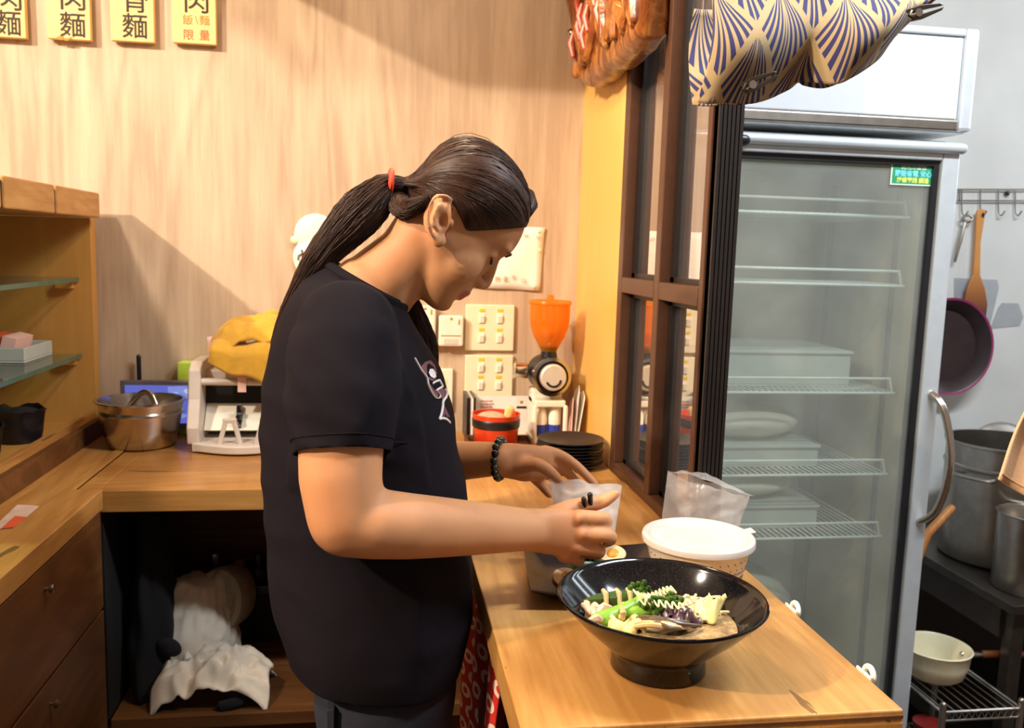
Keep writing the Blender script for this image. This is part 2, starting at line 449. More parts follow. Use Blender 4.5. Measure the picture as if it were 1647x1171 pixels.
# left unit: drawers, worktop with a thin plank lip, glazed display case above
t = thing('drawer_counter', 'brown drawer counter at the left carrying the glass shelf display case', 'counter', (-.85, 1.4, 0))
M().box((-1.25, .55, CT-.035), (-.62, WY-.001, CT)).build('worktop', COUNTER_Y, t, smooth=0, bevel=.002)
M().box((-.62, .55, CT-.036), (-.545, 1.783, CT+.004)).box((-.62, 1.783, CT), (-.598, WY-.02, CT+.004)).build('edge_plank', COUNTER_Y, t, smooth=0, bevel=.0015)
M().box((-1.25, .60, 0), (-.566, WY-.005, CT-.036)).build('carcass', CAB, t, smooth=0)
for z0, z1 in ((.712, .909), (.40, .706), (.09, .394)):
    for y0, y1 in ((.62, 1.18), (1.186, 1.775)):
        d = M().box((-.566, y0, z0), (-.548, y1, z1)).build('drawer_front', CAB, t, smooth=0, bevel=.0015)
        zc = z1-.04
        kb = M(); kb.lathe([(.003, 0), (.003, .006), (.007, .008), (.0075, .012), (.005, .014), (0, .0145)], 14, (-.548, (y0+y1)/2, zc), frame_from((1, 0, 0)))
        kb.build('drawer_knob', STEELDK, d)

t = thing('display_case', 'open wooden display case with green edged glass shelves at the far left', 'display case', (-.95, 2.0, CT))
M().box((-1.25, WY-.05, CT), (-.712, WY-.012, 1.497)).build('end_panel', CASEW, t, smooth=0, bevel=.001)
M().box((-1.27, .9, CT), (-1.235, WY-.012, 1.497)).build('back_panel', CASEW, t, smooth=0)
M().box((-1.235, .9, CT), (-.705, WY-.05, CT+.034)).build('case_floor', CASEW, t, smooth=0)
M().box((-.718, .9, CT), (-.700, WY-.02, CT+.046)).build('front_board', CABDARK, t, smooth=0, bevel=.001)
M().box((-.752, .9, CT+.034), (-.738, WY-.05, CT+.052)).build('sliding_rail', COUNTER_Y, t, smooth=0, bevel=.001)
for zc in (1.346, 1.156):
    s_ = M().box((-1.20, .95, zc-.005), (-.742, WY-.055, zc+.005)).build('glass_shelf', GLASSG, t, smooth=0)
    M().box((-.742, .95, zc-.0052), (-.7405, WY-.055, zc+.0052)).build('polished_edge', GLEDGE, s_, smooth=0)
    M().box((-.79, WY-.075, zc-.022), (-.752, WY-.05, zc-.0055)).build('shelf_rest', CASEW, t, smooth=0)
# thick bamboo slab on top: boards side by side with dark seams
ys = [1.05, 1.38, 1.726, 1.990, 2.287]
for k in range(4):
    M().box((-1.28, ys[k]+.006, 1.497), (-.682, ys[k+1]-.006, 1.557)).build('board', BAMBOO, t, smooth=0, bevel=.004)
M().box((-1.275, 1.05, 1.500), (-.686, 2.285, 1.548)).build('board_core', DARK, t, smooth=0)
# ------------------------------------------------------------------ things on the back wall
def sign(x0, x1, zb, lines, label, stain=False):
    t = thing('name_board', label, 'sign', ((x0+x1)/2, WY, zb), 'wooden dish boards hung in a row on the wall')
    M().box((x0, WY-.024, zb), (x1, WY-.006, zb+.46)).build('board', PALEWOOD, t, smooth=0, bevel=.002)
    M().box(((x0+x1)/2-.03, WY-.006, zb+.40), ((x0+x1)/2+.03, WY-.0005, zb+.43)).build('hanger', DARK, t, smooth=0)
    for ch, px, py, size, m_ in lines:
        p = ay(px, py, WY-.0245)
        text(ch, size, m_, t, p, (1,0,0), (0,0,1), ext=.0006, bold=.0003 if m_ is INK else 0)
    if stain:
        q = ay(98, 61, WY-.0245); b = M()
        for dx, dz, r in ((0, 0, .009), (.012, -.003, .006), (.022, .001, .004), (-.01, -.002, .005)):
            b.lathe([(r, 0), (r*.5, .0008)], 10, q+Vector((dx, 0, dz)), frame_from((0,-1,0)), sy=.6)
        b.build('stain', INKBR, t)
g0 = 1.927
sign(-.955, -.851, g0-.008, [('肉', 14, -2, .068, INK), ('麵', 13, 40, .062, INK)], 'pale wooden dish board, leftmost of the row and cut by the picture edge')
sign(-.803, -.704, g0-.004, [('肉', 117, -2, .068, INK), ('麵', 117, 43, .062, INK)], 'pale wooden dish board with an orange stain beside its lower character', True)
sign(-.658, -.557, g0, [('骨', 217, 2, .068, INK), ('麵', 217, 45, .062, INK)], 'pale wooden dish board with two black characters, right of the stained one')
sign(-.515, -.411, g0+.004, [('肉', 316, 3, .068, INK), ('飯', 302, 33, .026, INKBR), ('\\', 316, 33, .028, INKBR), ('麵', 329, 34, .026, INKBR), ('限', 303, 57, .027, INKRED), ('量', 329, 58, .027, INKRED)],
     'pale wooden dish board with two small red characters at its foot')

# white round plaque behind the ponytail
c = ay(508, 392, WY-.012)
t = thing('round_plaque', 'cream round wall plaque with a small black mark, half hidden by the ponytail', 'plaque', c)
R = frame_from((0, -1, 0))
m = M(); prof = []
for k in range(1): pass
m.lathe([(.052, -.010), (.056, -.004), (.054, .004), (.045, .008), (0, .010)], 40, c+Vector((.0, 0, .022)), R)
m.build('upper_disc', WHITEPL, t)
m = M().lathe([(.048, -.010), (.053, -.004), (.051, .005), (.042, .010), (0, .012)], 40, c+Vector((-.006, 0, -.036)), R); m.build('lower_disc', WHITEPL, t)
m = M().sphere(c+Vector((-.052, -.002, .008)), (.013, .008, .012), 12, 8); m.build('side_knob', CREAMPL, t)
mk = M()
p = [ay(479, 418, WY-.026), ay(480, 411, WY-.026), ay(487, 408, WY-.026), ay(494, 409, WY-.026), ay(495, 413, WY-.026)]
mk.tube(p, .0016, 6); mk.tube([ay(485, 402, WY-.026), ay(486, 408, WY-.026)], .0016, 6); mk.build('painted_mark', INK, t)

# white paper notice
t = thing('paper_notice', 'white paper notice pinned to the wall beside the face of the person', 'notice', ay(820, 417, WY-.004))
a = ay(762, 362, WY-.004); b = ay(876, 366, WY-.004); c_ = ay(868, 468, WY-.004); d = ay(756, 462, WY-.004)
def pf(u, v):
    p = (Vector(a)*(1-u)+Vector(b)*u)*(1-v) + (Vector(d)*(1-u)+Vector(c_)*u)*v
    return p + Vector((0, -.004*math.sin(u*5+v*3)**2, 0))
M().grid(pf, 10, 8).build('sheet', PAPER, t, solid=.0012)
for ch, px, py, s_ in (('心', 846, 378, .012), ('公', 866, 382, .012), ('人', 787, 448, .014), ('的', 800, 449, .014), ('盃', 813, 449, .014), ('不', 826, 447, .014), ('山', 842, 451, .014)):
    text(ch, s_, INKBR, t, ay(px, py, WY-.0125), (1,0,0), (0,0,1))
for px, py in ((866, 372), (858, 461), (868, 402)):
    M().lathe([(.004, 0), (.0042, .003), (0, .0042)], 10, ay(px, py, WY-.009), R).build('pin', CREAMPL, t)

# switch plates
def switch_plate(x0, y0, x1, y1, label):
    a = ay(x0, y0, WY); b = ay(x1, y1, WY)
    t = thing('switch_plate', label, 'switch', ((a.x+b.x)/2, WY, (a.z+b.z)/2), 'cream light switch plates')
    M().box((a.x, WY-.012, b.z), (b.x, WY-.0005, a.z)).build('plate', CREAMPL, t, smooth=0, bevel=.003)
    W_, H_ = b.x-a.x, a.z-b.z
    for fx in (.33, .70):
        for fz in (.72, .30):
            x = a.x+W_*fx; z = b.z+H_*fz
            M().box((x-.009, WY-.014, z-.016), (x+.009, WY-.012, z+.012)).build('rocker_frame', WHITEPL, t, smooth=0, bevel=.001)
            M().obox((x, WY-.0155, z-.004), (.012, .006, .020), Matrix.Rotation(.18, 3, 'X')).build('rocker', WHITEPL, t, smooth=0, bevel=.001)
            M().box((x-.0075, WY-.0135, z+.016), (x+.0075, WY-.012, z+.024)).build('name_label', YELLOWLB, t, smooth=0)
switch_plate(749, 489, 825, 564, 'cream four switch plate, the upper one below the white notice')
switch_plate(748, 570, 823, 637, 'cream four switch plate, the lower one above the red bowl')
# plug adaptors and socket
def adaptor(x0, y0, x1, y1, label):
    a = ay(x0, y0, WY); b = ay(x1, y1, WY)
    t = thing('plug_adaptor', label, 'adaptor', ((a.x+b.x)/2, WY, (a.z+b.z)/2))
    M().box((a.x, WY-.036, b.z), (b.x, WY-.0005, a.z)).build('housing', WHITEPL, t, smooth=0, bevel=.005)
    M().box((a.x+.014, WY-.0372, b.z+.006), (b.x-.014, WY-.036, b.z+.020)).build('socket_window', GREYPL, t, smooth=0)
    M().box((a.x+.006, WY-.0366, b.z+.027), (b.x-.006, WY-.036, b.z+.030)).build('groove', INKBR, t, smooth=0)
    M().box((b.x-.014, WY-.0368, a.z-.024), (b.x-.010, WY-.036, a.z-.010)).build('slot', INKBR, t, smooth=0)
    M().lathe([(.004, 0), (.003, .001)], 10, ((a.x+b.x)/2, WY-.0362, a.z-.008), R).build('slot', INKBR, t)
adaptor(705, 506, 743, 555, 'white plug adaptor on the wall just left of the upper switch plate')
adaptor(666, 490, 699, 552, 'white plug adaptor right under the chin of the person')
a = ay(690, 592, WY); b = ay(727, 660, WY)
t = thing('wall_socket', 'white wall socket plate partly hidden behind the chest of the person', 'socket', ((a.x+b.x)/2, WY, (a.z+b.z)/2))
M().box((a.x, WY-.012, b.z), (b.x, WY-.0005, a.z)).build('plate', WHITEPL, t, smooth=0, bevel=.003)
for dz in (.022, -.022):
    M().box((a.x+.016, WY-.0135, (a.z+b.z)/2+dz-.010), (b.x-.016, WY-.012, (a.z+b.z)/2+dz+.010)).build('outlet', CREAMPL, t, smooth=0, bevel=.001)

# ------------------------------------------------------------------ carved plaque on the partition
LACQ = None
def carved_mat():
    m, t, b = base_mat('lacquered_root_wood')
    co = t.coord('Object')
    n1 = t.noise(t.map(co, (1, 1, .35)), 26, 5, .6, 1.2)
    col = t.ramp(n1, [(.25, srgb('#3a1a0c')), (.45, srgb('#7d421c')), (.62, srgb('#b07438')), (.75, srgb('#5c2c14'))])
    t.l.new(col, b.inputs['Base Color']); b.inputs['Roughness'].default_value = .3; b.inputs['Coat Weight'].default_value = .35
    t.l.new(t.bump(n1, .5, .01), b.inputs['Normal']); return m
LACQ = carved_mat()
REDPAINT = plain('orange_red_paint', '#b0462c', .4, 0, .25, 60)
t = thing('carved_plaque', 'glossy carved root wood plaque with red painted relief hanging on the pine partition', 'plaque', (.50, 1.95, 1.85))
def edge_z(y):   # irregular lower outline
    q = (y-1.62)/.62
    return 1.835 + .09*max(0, (q-.72)/.28)**2 + .03*max(0, (.2-q)/.2)**2 + .010*mnoise.noise((y*14, 0, 3))
ys = [1.64+.60*k/24 for k in range(25)]
poly_face = []
rings = []
for xo, ins in ((WX-.001, .012), (WX-.015, .0), (WX-.045, .0), (WX-.062, .014), (WX-.066, .03)):
    ring = [(xo + .004*mnoise.noise((y*22, xo*40, 1)), y + (ins if k == 0 else -ins if k == 24 else 0), edge_z(y)+ins) for k, y in enumerate(ys)]
    ring += [(xo + .004*mnoise.noise((y*22, xo*40, 7)), y + (ins if k == 0 else -ins if k == 24 else 0), 2.36-ins+.02*mnoise.noise((y*9, 2, 2))) for k, y in reversed(list(enumerate(ys)))]
    rings.append(ring)
M().loft(rings).build('slab', LACQ, t, smooth=60)
rel = M()
for k in range(16):     # ridges of bark framing the face
    y0 = 1.68+.52*random.random(); z0 = 1.88+.02*random.random()
    pts = [(WX-.067-.006*math.sin(s_*2+k), y0+.05*math.sin(s_*1.7+k), z0+.1*s_) for s_ in range(5)]
    rel.tube(pts, [.012, .016, .014, .015, .010], 7)
rel.build('carved_relief', LACQ, t)
for k in range(11):     # painted strokes
    y0 = 1.86+.28*random.random(); z0 = 1.90+.14*random.random()
    M().tube([(WX-.079, y0, z0), (WX-.084, y0+.010, z0+.03), (WX-.080, y0+.004, z0+.055)], [.005, .008, .004], 7).build('painted_stroke', REDPAINT, t)
M().sphere((WX-.072, 2.20, 1.985), .012, 12, 8).build('glass_stud', STEEL, t)
M().sphere((WX-.072, 2.205, 1.955), .009, 12, 8).build('glass_stud', STEEL, t)

# ------------------------------------------------------------------ back counter, left group
def bowl_steel(name, c, r0, r1, h, label, grp=None, lip=.006):
    t = thing(name, label, 'bowl', c, grp)
    prof = [(0, 0), (r0*.9, .001), (r0, .006), (r0+(r1-r0)*.55, h*.5), (r1*.985, h*.93), (r1, h), (r1+lip, h+.001), (r1+lip, h+.004), (r1-.002, h+.004), (r1-.004, h*.93), (r0+(r1-r0)*.5, h*.5), (r0-.003, .010), (0, .007)]
    M().lathe(prof, 48, c, cap0=False, cap1=False).build('shell', STEEL, t, smooth=60)
    return t
sc_ = Vector((-.576, 2.19, CT))
bowl_steel('steel_bowl', sc_, .078, .095, .083, 'brushed steel bowl on the counter, lower one of the nested pair')
bowl_steel('steel_bowl', sc_+Vector((0, 0, .026)), .079, .098, .085, 'brushed steel bowl nested in another one, holding a ladle')
t = thing('ladle', 'steel ladle lying in the nested bowls with its hooked handle up', 'ladle', sc_+Vector((0, 0, .09)))
hp = spline([sc_+Vector((-.045, .0, .060)), sc_+Vector((-.022, -.008, .100)), sc_+Vector((.004, -.012, .130)), sc_+Vector((.024, -.016, .131)), sc_+Vector((.036, -.024, .112)), sc_+Vector((.040, -.028, .098))], 14)
M().tube(hp, .0075, 10, flat=.4).build('handle', STEEL, t)
M().lathe([(0, 0), (.018, .004), (.030, .016), (.033, .028), (.031, .028), (.028, .017), (.016, .007), (0, .004)], 24, sc_+Vector((-.035, .0, .050)), cap0=False, cap1=False).build('cup', STEEL, t)

# tablet on a stand with lit screen
SCREEN, tt, b_ = base_mat('lit_blue_screen')
sx = tt.sep(tt.coord('Object'))
pat = tt.noise(tt.map(tt.coord('Object'), (14, 1, 22)), 1.0, 1)
tt.l.new(tt.ramp(pat, [(.40, srgb('#6670d8')), (.55, srgb('#8f9cec')), (.66, srgb('#c6d2f6'))], 'CONSTANT'), b_.inputs['Emission Color'])
b_.inputs['Emission Strength'].default_value = .8; b_.inputs['Base Color'].default_value = (.02, .02, .03, 1)
tl = ay(192, 612, 2.285); tr_ = ay(308, 620, 2.285)
t = thing('tablet', 'grey framed tablet with a lit blue screen behind the steel bowls', 'tablet', ((tl.x+tr_.x)/2, 2.29, CT))
M().box((tl.x, 2.287, CT+.02), (tr_.x, 2.300, tl.z)).build('case', plain('grey_tablet_frame', '#6d6468', .4, .1), t, smooth=0, bevel=.003)
M().box((tl.x+.012, 2.2855, CT+.035), (tr_.x-.010, 2.2868, tl.z-.012)).build('screen', SCREEN, t, smooth=0)
M().box((tl.x+.04, 2.29, CT), (tr_.x-.04, 2.34, CT+.02)).build('stand', BLACKPL, t, smooth=0, bevel=.002)
a = ay(223, 603, 2.32); b = ay(222, 574, 2.32)
t = thing('router_antenna', 'short black upright antenna behind the tablet', 'antenna', (a.x, 2.325, CT))
M().box((a.x-.05, 2.305, CT), (a.x+.05, 2.345, CT+.03)).build('router_box', BLACKPL, t, smooth=0, bevel=.003)
M().tube([(a.x, 2.325, CT+.03), a+Vector((0, .005, 0)), b+Vector((0, .005, 0))], .0058, 8).build('antenna', BLACKPL, t)
# lime tissue box
GREENBOX = plain('lime_green_card', '#b6d84a', .5, 0, .05)
a = ay(285, 583, 2.31); b = ay(347, 640, 2.31)
t = thing('lime_box', 'lime green box standing behind the banknote counter', 'box', ((a.x+b.x)/2, 2.29, CT))
M().box((a.x, 2.310, CT), (b.x, 2.345, a.z)).build('carton', GREENBOX, t, smooth=0, bevel=.002)
M().box((a.x+.008, 2.316, a.z), (b.x-.008, 2.340, a.z+.0012)).build('lid_flap', plain('lime_green_lid', '#cfe878', .5), t, smooth=0)

# banknote counting machine
t = thing('banknote_counter', 'grey banknote counting machine with two pronged stackers beside the steel bowls', 'machine', (-.33, 2.17, CT))
x0, x1 = -.452, -.205
m = M()     # curved front tray
ring = []
poly = [(x0+.012, 2.27), (x0+.012, 2.105)] + [(x0+.012+(x1-x0-.024)*k/12, 2.105-.042*math.sin(PI*k/12)) for k in range(13)] + [(x1-.012, 2.27)]
m.prism([(x, y, CT) for x, y in poly], (0,0,.004), (0,0,.024)); m.build('base_tray', GREYPL, t, smooth=30, bevel=.003)
for sx_ in (x0, x1-.028):
    pl = [(2.285, CT+.004), (2.105, CT+.020), (2.100, CT+.060), (2.125, CT+.125), (2.135, CT+.195), (2.165, CT+.212), (2.275, CT+.212)]
    M().prism([(sx_, y, z) for y, z in pl], (0,0,0), (.028,0,0)).build('side_arm', GREYPL, t, smooth=0, bevel=.004)
M().box((x0+.026, 2.20, CT+.03), (x1-.026, 2.30, CT+.185)).build('body', GREYPL, t, smooth=0, bevel=.003)
M().box((x0+.028, 2.190, CT+.105), (x1-.028, 2.20, CT+.150)).build('note_slot', DARK, t, smooth=0)
M().tube([(x0+.02, 2.145, CT+.165), (x1-.02, 2.145, CT+.165)], .009, 10).build('guide_bar', GREYPL, t)
sl = M().prism([(x0+.03, 2.196, CT+.105), (x1-.03, 2.196, CT+.105), (x1-.03, 2.15, CT+.045), (x0+.03, 2.15, CT+.045), (x1-.03, 2.125, CT+.026), (x0+.03, 2.125, CT+.026)][:4], (0,0,0), (0,.006,.004)); sl.build('stack_chute', WHITEPL, t, smooth=0)
for cx in (-.352, -.268):
    pr = M()
    for sg in (-1, 1):
        pr.obox((cx+sg*.0165, 2.095, CT+.052), (.011, .009, .062), Matrix.Rotation(-sg*.26, 3, 'Y'))
    pr.box((cx-.016, 2.0905, CT+.074), (cx+.016, 2.0995, CT+.086))
    pr.build('stacker_prong', GREYPL, t, smooth=0, bevel=.003)
    wv = M()
    for k in range(6):
        a_ = k*PI/3; wv.obox((cx+.012, 2.165+.014*math.cos(a_), CT+.078+.014*math.sin(a_)), (.010, .030, .010), Matrix.Rotation(a_, 3, 'X'))
    wv.lathe([(.016, -.006), (.016, .006)], 16, (cx+.012, 2.165, CT+.078), frame_from((1,0,0)))
    wv.build('stacker_wheel', BLACKPL, t)
# folded yellow cloth lying on the machine
YEL = plain('mustard_cloth', '#cc9c2c', .85, 0, .10, 40, .25, sheen=.3)
def cloth_heap(name, label, cat, c, rx, ry, h, seed, mat, nu=56, nv=40, freq=3.0, amp=.5, solid=.003):
    c = Vector(c)
    def fn(u, v):
        a = u*2-1; b = v*2-1
        q = max(0, 1-(abs(a)**2.6+abs(b)**2.6)*.55)
        wv_ = mnoise.noise((a*freq+seed, b*freq, seed)) ; w2 = 1-abs(mnoise.noise((a*freq*1.4+seed*2, b*freq*1.4+3, 1)))*2
        z = h*(q**.8)*(.72+amp*.5*wv_+amp*.45*w2)
        dx = .10*mnoise.noise((a*2+seed, b*2, 9)); dy = .10*mnoise.noise((a*2+seed, b*2, 19))
        return c + Vector(((a+dx)*rx, (b+dy)*ry, max(0.0, z)))
    o = M().grid(fn, nu, nv).build(name, mat, None, smooth=180, solid=solid)
    return tag(o, label, cat)
ch = thing('mustard_cloth', 'crumpled mustard yellow cloth heaped on top of the banknote counter', 'cloth', (-.30, 2.20, CT+.212))
o = cloth_heap('crumpled_cloth', None, None, (-.285, 2.215, CT+.2135), .120, .082, .120, 4.2, YEL, amp=.42, freq=2.0)
o.data.transform(Matrix.Translation(-ch.location)); o.parent = ch
def hang(u, v):
    x = -.40+.195*u; q = max(0, v-.25)/.75; return Vector((x, 2.160-.046*min(1, v*4)+.004*math.sin(u*9), CT+.262-.020*min(1, v*4)**2-.100*q*(.35+.65*u)+.006*math.sin(u*12+v*2)))
M().grid(hang, 16, 10).build('hanging_fold', YEL, ch, smooth=180, solid=.003)
PINKP = plain('pink_paper', '#f2c8bc', .7, 0, .04)
t = thing('pink_note', 'pale pink paper slip tucked behind the mustard cloth', 'paper', ay(345, 560, 2.28))
a, b, c_, d = ay(333, 542, 2.275), ay(395, 536, 2.29), ay(400, 590, 2.29), ay(337, 590, 2.275)
M().grid(lambda u, v: (a*(1-u)+b*u)*(1-v)+(d*(1-u)+c_*u)*v+Vector((0, .004*math.sin(u*4), 0)), 8, 6).build('sheet', PINKP, t, solid=.0008)
a, b = ay(380, 612, 2.112), ay(394, 633, 2.112)
t = thing('pink_tag', 'small pink tag clipped to the guide bar of the banknote counter', 'tag', ((a.x+b.x)/2, 2.112, b.z))
M().box((a.x, 2.130, b.z), (b.x, 2.1335, a.z+.006)).build('tag', PINKP, t, smooth=0, bevel=.0006)
# card on the left worktop
t = thing('red_white_card', 'red and white printed card lying on the left worktop', 'card', az(35, 838, CT))
pc = [az(28, 812, CT+.0012), az(62, 814, CT+.0012), az(24, 848, CT+.0012), az(-14, 852, CT+.0012)]
M().prism(pc, (0,0,-.001), (0,0,.0006)).build('card', plain('pale_card', '#d9bfae', .5), t, smooth=0)
pc2 = [az(24, 830, CT+.0021), az(44, 832, CT+.0021), az(22, 848, CT+.0021), az(2, 850, CT+.0021)]
M().prism(pc2, (0,0,-.0002), (0,0,.0003)).build('printed_patch', INKRED, t, smooth=0)

# ------------------------------------------------------------------ inside the display case
def crinkle_bowl(c, r, h, label):
    t = thing('black_container', label, 'container', c, 'black tubs in the display case')
    rings = []
    for rr, z in ((.80, 0), (.86, h*.3), (.95, h*.75), (1.0, h), (1.04, h*1.03), (.97, h*1.04), (.9, h*.7), (.78, h*.1)):
        rings.append([(c[0]+r*rr*(1+.05*mnoise.noise((k*.9, z*30, c[1])))*math.cos(2*PI*k/28), c[1]+r*rr*math.sin(2*PI*k/28), c[2]+z+.012*mnoise.noise((k*.5, c[1]*9, 3))*(z/h)) for k in range(28)])
    M().loft(rings, True, True).build('tub', BLACKPL, t)
    M().sphere((c[0], c[1], c[2]+h*.86), (r*.86, r*.86, h*.22), 20, 8).build('film_top', BLACKMATTE, t)
crinkle_bowl((-.815, 2.09, CT+.034), .056, .072, 'black round tub on the case floor near its end panel')
crinkle_bowl((-.83, 1.89, CT+.034), .060, .072, 'black round tub on the case floor, cut by the picture edge')
# tray with pink cards on the lower glass shelf
t = thing('card_tray', 'grey tray with red and pink printed cards on the lower glass shelf', 'tray', (-.90, 2.2, 1.161))
M().box((-1.06, 2.10, 1.161), (-.80, 2.27, 1.166)).box((-1.06, 2.10, 1.166), (-.80, 2.106, 1.196)).box((-1.06, 2.264, 1.166), (-.80, 2.27, 1.196)).box((-.806, 2.106, 1.166), (-.80, 2.264, 1.196)).build('tray', TRAYW, t, smooth=0, bevel=.002)
for k in range(5):
    M().obox((-.85-.035*k, 2.185, 1.192+.001*k), (.03, .10, .05), Matrix.Rotation(.25, 3, 'Y')).build('card', (INKRED if k % 3 == 1 else PINKP), t, smooth=0)

# ------------------------------------------------------------------ under the back counter
WCLOTH = plain('offwhite_cotton', '#d8cbb8', .9, 0, .08, 30, .3, sheen=.2)
GREYCLOTH = plain('grey_cotton', '#a39a86', .9, 0, .1, 40, .3)
bag = thing('white_cloth_bag', 'crumpled off white cloth bag with a black patch under the back counter', 'bag', (-.42, 1.99, .455))
def bagf(u, v):
    th = 2*PI*u; z = v
    r = (1.0 + .20*mnoise.noise((math.cos(th)*1.6, math.sin(th)*1.6, z*2.5)) + .14*(1-abs(mnoise.noise((math.cos(th)*3, math.sin(th)*3, z*4+5)))*2)) * (1.0-.62*z**1.6) * (1 if v > .04 else .8)
    lean = .02*z
    return Vector((-.435+lean + .112*r*math.cos(th), 2.00+.105*r*math.sin(th), .457+.225*z*(1+.10*mnoise.noise((math.cos(th), math.sin(th), 2)))))
mm = M(); N_ = 56; K_ = 30
mm.loft([[bagf(k/N_, j/K_) for k in range(N_)] for j in range(K_+1)], True, True).build('body', WCLOTH, bag, smooth=180)
pp = ay(272, 1041, 1.885)
M().sphere(pp, (.028, .012, .020), 14, 10, Matrix.Rotation(.5, 3, 'Y')).build('black_patch', BLACKMATTE, bag)
sh = thing('folded_tshirt', 'off white folded shirt with a dark hem lying in front of the cloth bag', 'shirt', (-.35, 1.90, .455))
o = cloth_heap('folded_fabric', None, None, (-.355, 1.885, .456), .118, .075, .105, 11.3, WCLOTH, amp=.6, freq=2.2)
o.data.transform(Matrix.Translation(-sh.location)); o.parent = sh
M().tube(spline([(-.330, 1.815, .466), (-.290, 1.822, .474), (-.248, 1.86, .478)], 8), .012, 8, flat=.7).build('dark_hem', BLACKMATTE, sh)
t = thing('cloth_roll', 'grey green rolled cloth standing on end behind the white cloth bag', 'cloth roll', (-.33, 2.10, .60))
cc = ay(350, 968, 2.00)
Rr = frame_from((-.15, -1, .25))
m = M().lathe([(0, -.14), (.050, -.14), (.058, -.12), (.062, -.02), (.058, .0), (.046, .005), (.034, -.004), (.022, .003), (0, -.004)], 32, cc, Rr, sx=.95, sy=1.25)
m.build('roll', GREYCLOTH, t)
M().tube([cc+Rr@Vector((-.012, -.03, .004)), cc+Rr@Vector((.0, .0, .007)), cc+Rr@Vector((.008, .03, .004))], [.004, .007, .003], 6).build('inner_fold', WCLOTH, t)
t = thing('dark_storage_box', 'dark storage box at the back of the open shelf, under the rolled cloth', 'box', (-.33, 2.20, .455))
M().box((-.40, 2.14, .457), (-.22, 2.32, .60)).build('box', BLACKMATTE, t, smooth=0, bevel=.004)
M().box((-.404, 2.136, .58), (-.216, 2.324, .603)).build('lid', BLACKPL, t, smooth=0, bevel=.003)
# dark bag hanging at the left end, little bottles behind
t = thing('black_apron', 'black apron bunched at the left end of the open shelf', 'apron', (-.50, 1.95, .455))
def apf(u, v):
    th = 2*PI*u; r = 1+.25*mnoise.noise((math.cos(th)*2, math.sin(th)*2, v*3+8))
    wdt = (.048+.012*math.sin(v*5))*(1-.35*v)
    return Vector((-.496+wdt*r*math.cos(th), 1.96+.10*r*(1-.4*v)*math.sin(th), .456+.41*v))
M().loft([[apf(k/36, j/20) for k in range(36)] for j in range(21)]).build('bunched_fabric', plain('apron_black', '#0b0a0a', .95), t, smooth=180)
PINKDK = plain('dull_pink_plastic', '#8a4c50', .4, 0, .1)
TEALDK = plain('dark_blue_plastic', '#2c3450', .35, 0, .1)
for k, (px, py, mt, lab) in enumerate(((345, 905, TEALDK, 'dark blue capped bottle at the back of the open shelf'), (385, 915, PINKDK, 'dull pink capped jar at the back of the open shelf'), (415, 905, BLACKPL, 'black bottle at the back of the open shelf beside the pink jar'))):
    q = ay(px, py, 2.22); t = thing('bottle', lab, 'bottle', (q.x, 2.22, .603 if k < 1 else .457), 'bottles on the open shelf')
    zb = .604 if q.x > -.404 and q.x < -.216 else .457
    t.location.z = zb
    M().lathe([(0, 0), (.028, .001), (.030, .006), (.030, q.z-zb-.03), (.022, q.z-zb-.012), (.012, q.z-zb), (0, q.z-zb)], 20, (q.x, 2.22, zb)).build('bottle_body', mt, t)
    M().lathe([(.015, 0), (.015, .022), (.013, .026), (0, .026)], 16, (q.x, 2.22, q.z)).build('cap', STEELDK if k == 0 else mt, t)
# ------------------------------------------------------------------ serving counter, back group
# stack of black plates in front of the pine panel
pc = Vector((.440, 1.955, CT))
for k in range(8):
    t = thing('black_plate', 'black round plate, %s of the stack by the pine panel' % ('bottom one', 'second from the bottom', 'third from the bottom', 'fourth from the bottom', 'fourth from the top', 'third from the top', 'second from the top', 'top one')[k], 'plate', pc+Vector((0, 0, .0075*k)), 'stacked black plates')
    z = pc.z+.0075*k
    off = Vector((.002*math.sin(k*2.1), .002*math.cos(k*1.7), 0))
    M().lathe([(0, 0), (.046, 0), (.050, .003), (.072, .0100), (.078, .012), (.078, .014), (.072, .0125), (.050, .006), (0, .0055)], 40, Vector((pc.x, pc.y, z))+off, cap0=False, cap1=False).build('plate', BLACKPL, t, smooth=60)
# hopper grinder
ORANGE, to_, bo = base_mat('amber_hopper_plastic')
bo.inputs['Base Color'].default_value = srgb('#f08a18'); bo.inputs['Roughness'].default_value = .12
to_.n.remove(bo)
tr = to_.node('ShaderNodeBsdfTransparent'); tr.inputs[0].default_value = srgb('#ffe0a0')
gl = to_.node('ShaderNodeBsdfGlossy'); gl.inputs['Roughness'].default_value = .05
df = to_.node('ShaderNodeBsdfTranslucent'); df.inputs[0].default_value = srgb('#ffc458')
d2 = to_.node('ShaderNodeBsdfDiffuse'); d2.inputs[0].default_value = srgb('#f2a838')
mA = to_.node('ShaderNodeMixShader'); mA.inputs[0].default_value = .5; to_.l.new(df.outputs[0], mA.inputs[1]); to_.l.new(d2.outputs[0], mA.inputs[2])
mB = to_.node('ShaderNodeMixShader'); mB.inputs[0].default_value = .42; to_.l.new(tr.outputs[0], mB.inputs[1]); to_.l.new(mA.outputs[0], mB.inputs[2])
mC = to_.node('ShaderNodeMixShader'); mC.inputs[0].default_value = .05; to_.l.new(mB.outputs[0], mC.inputs[1]); to_.l.new(gl.outputs[0], mC.inputs[2])
to_.l.new(mC.outputs[0], to_.n['Material Output'].inputs[0])
gx, gy = .432, 2.215
t = thing('hopper_grinder', 'small white and black grinder with an amber hopper beside the switch plates', 'grinder', (gx, gy, CT))
M().box((gx-.045, gy-.055, CT), (gx+.045, gy+.06, CT+.018)).build('base', WHITEPL, t, smooth=0, bevel=.004)
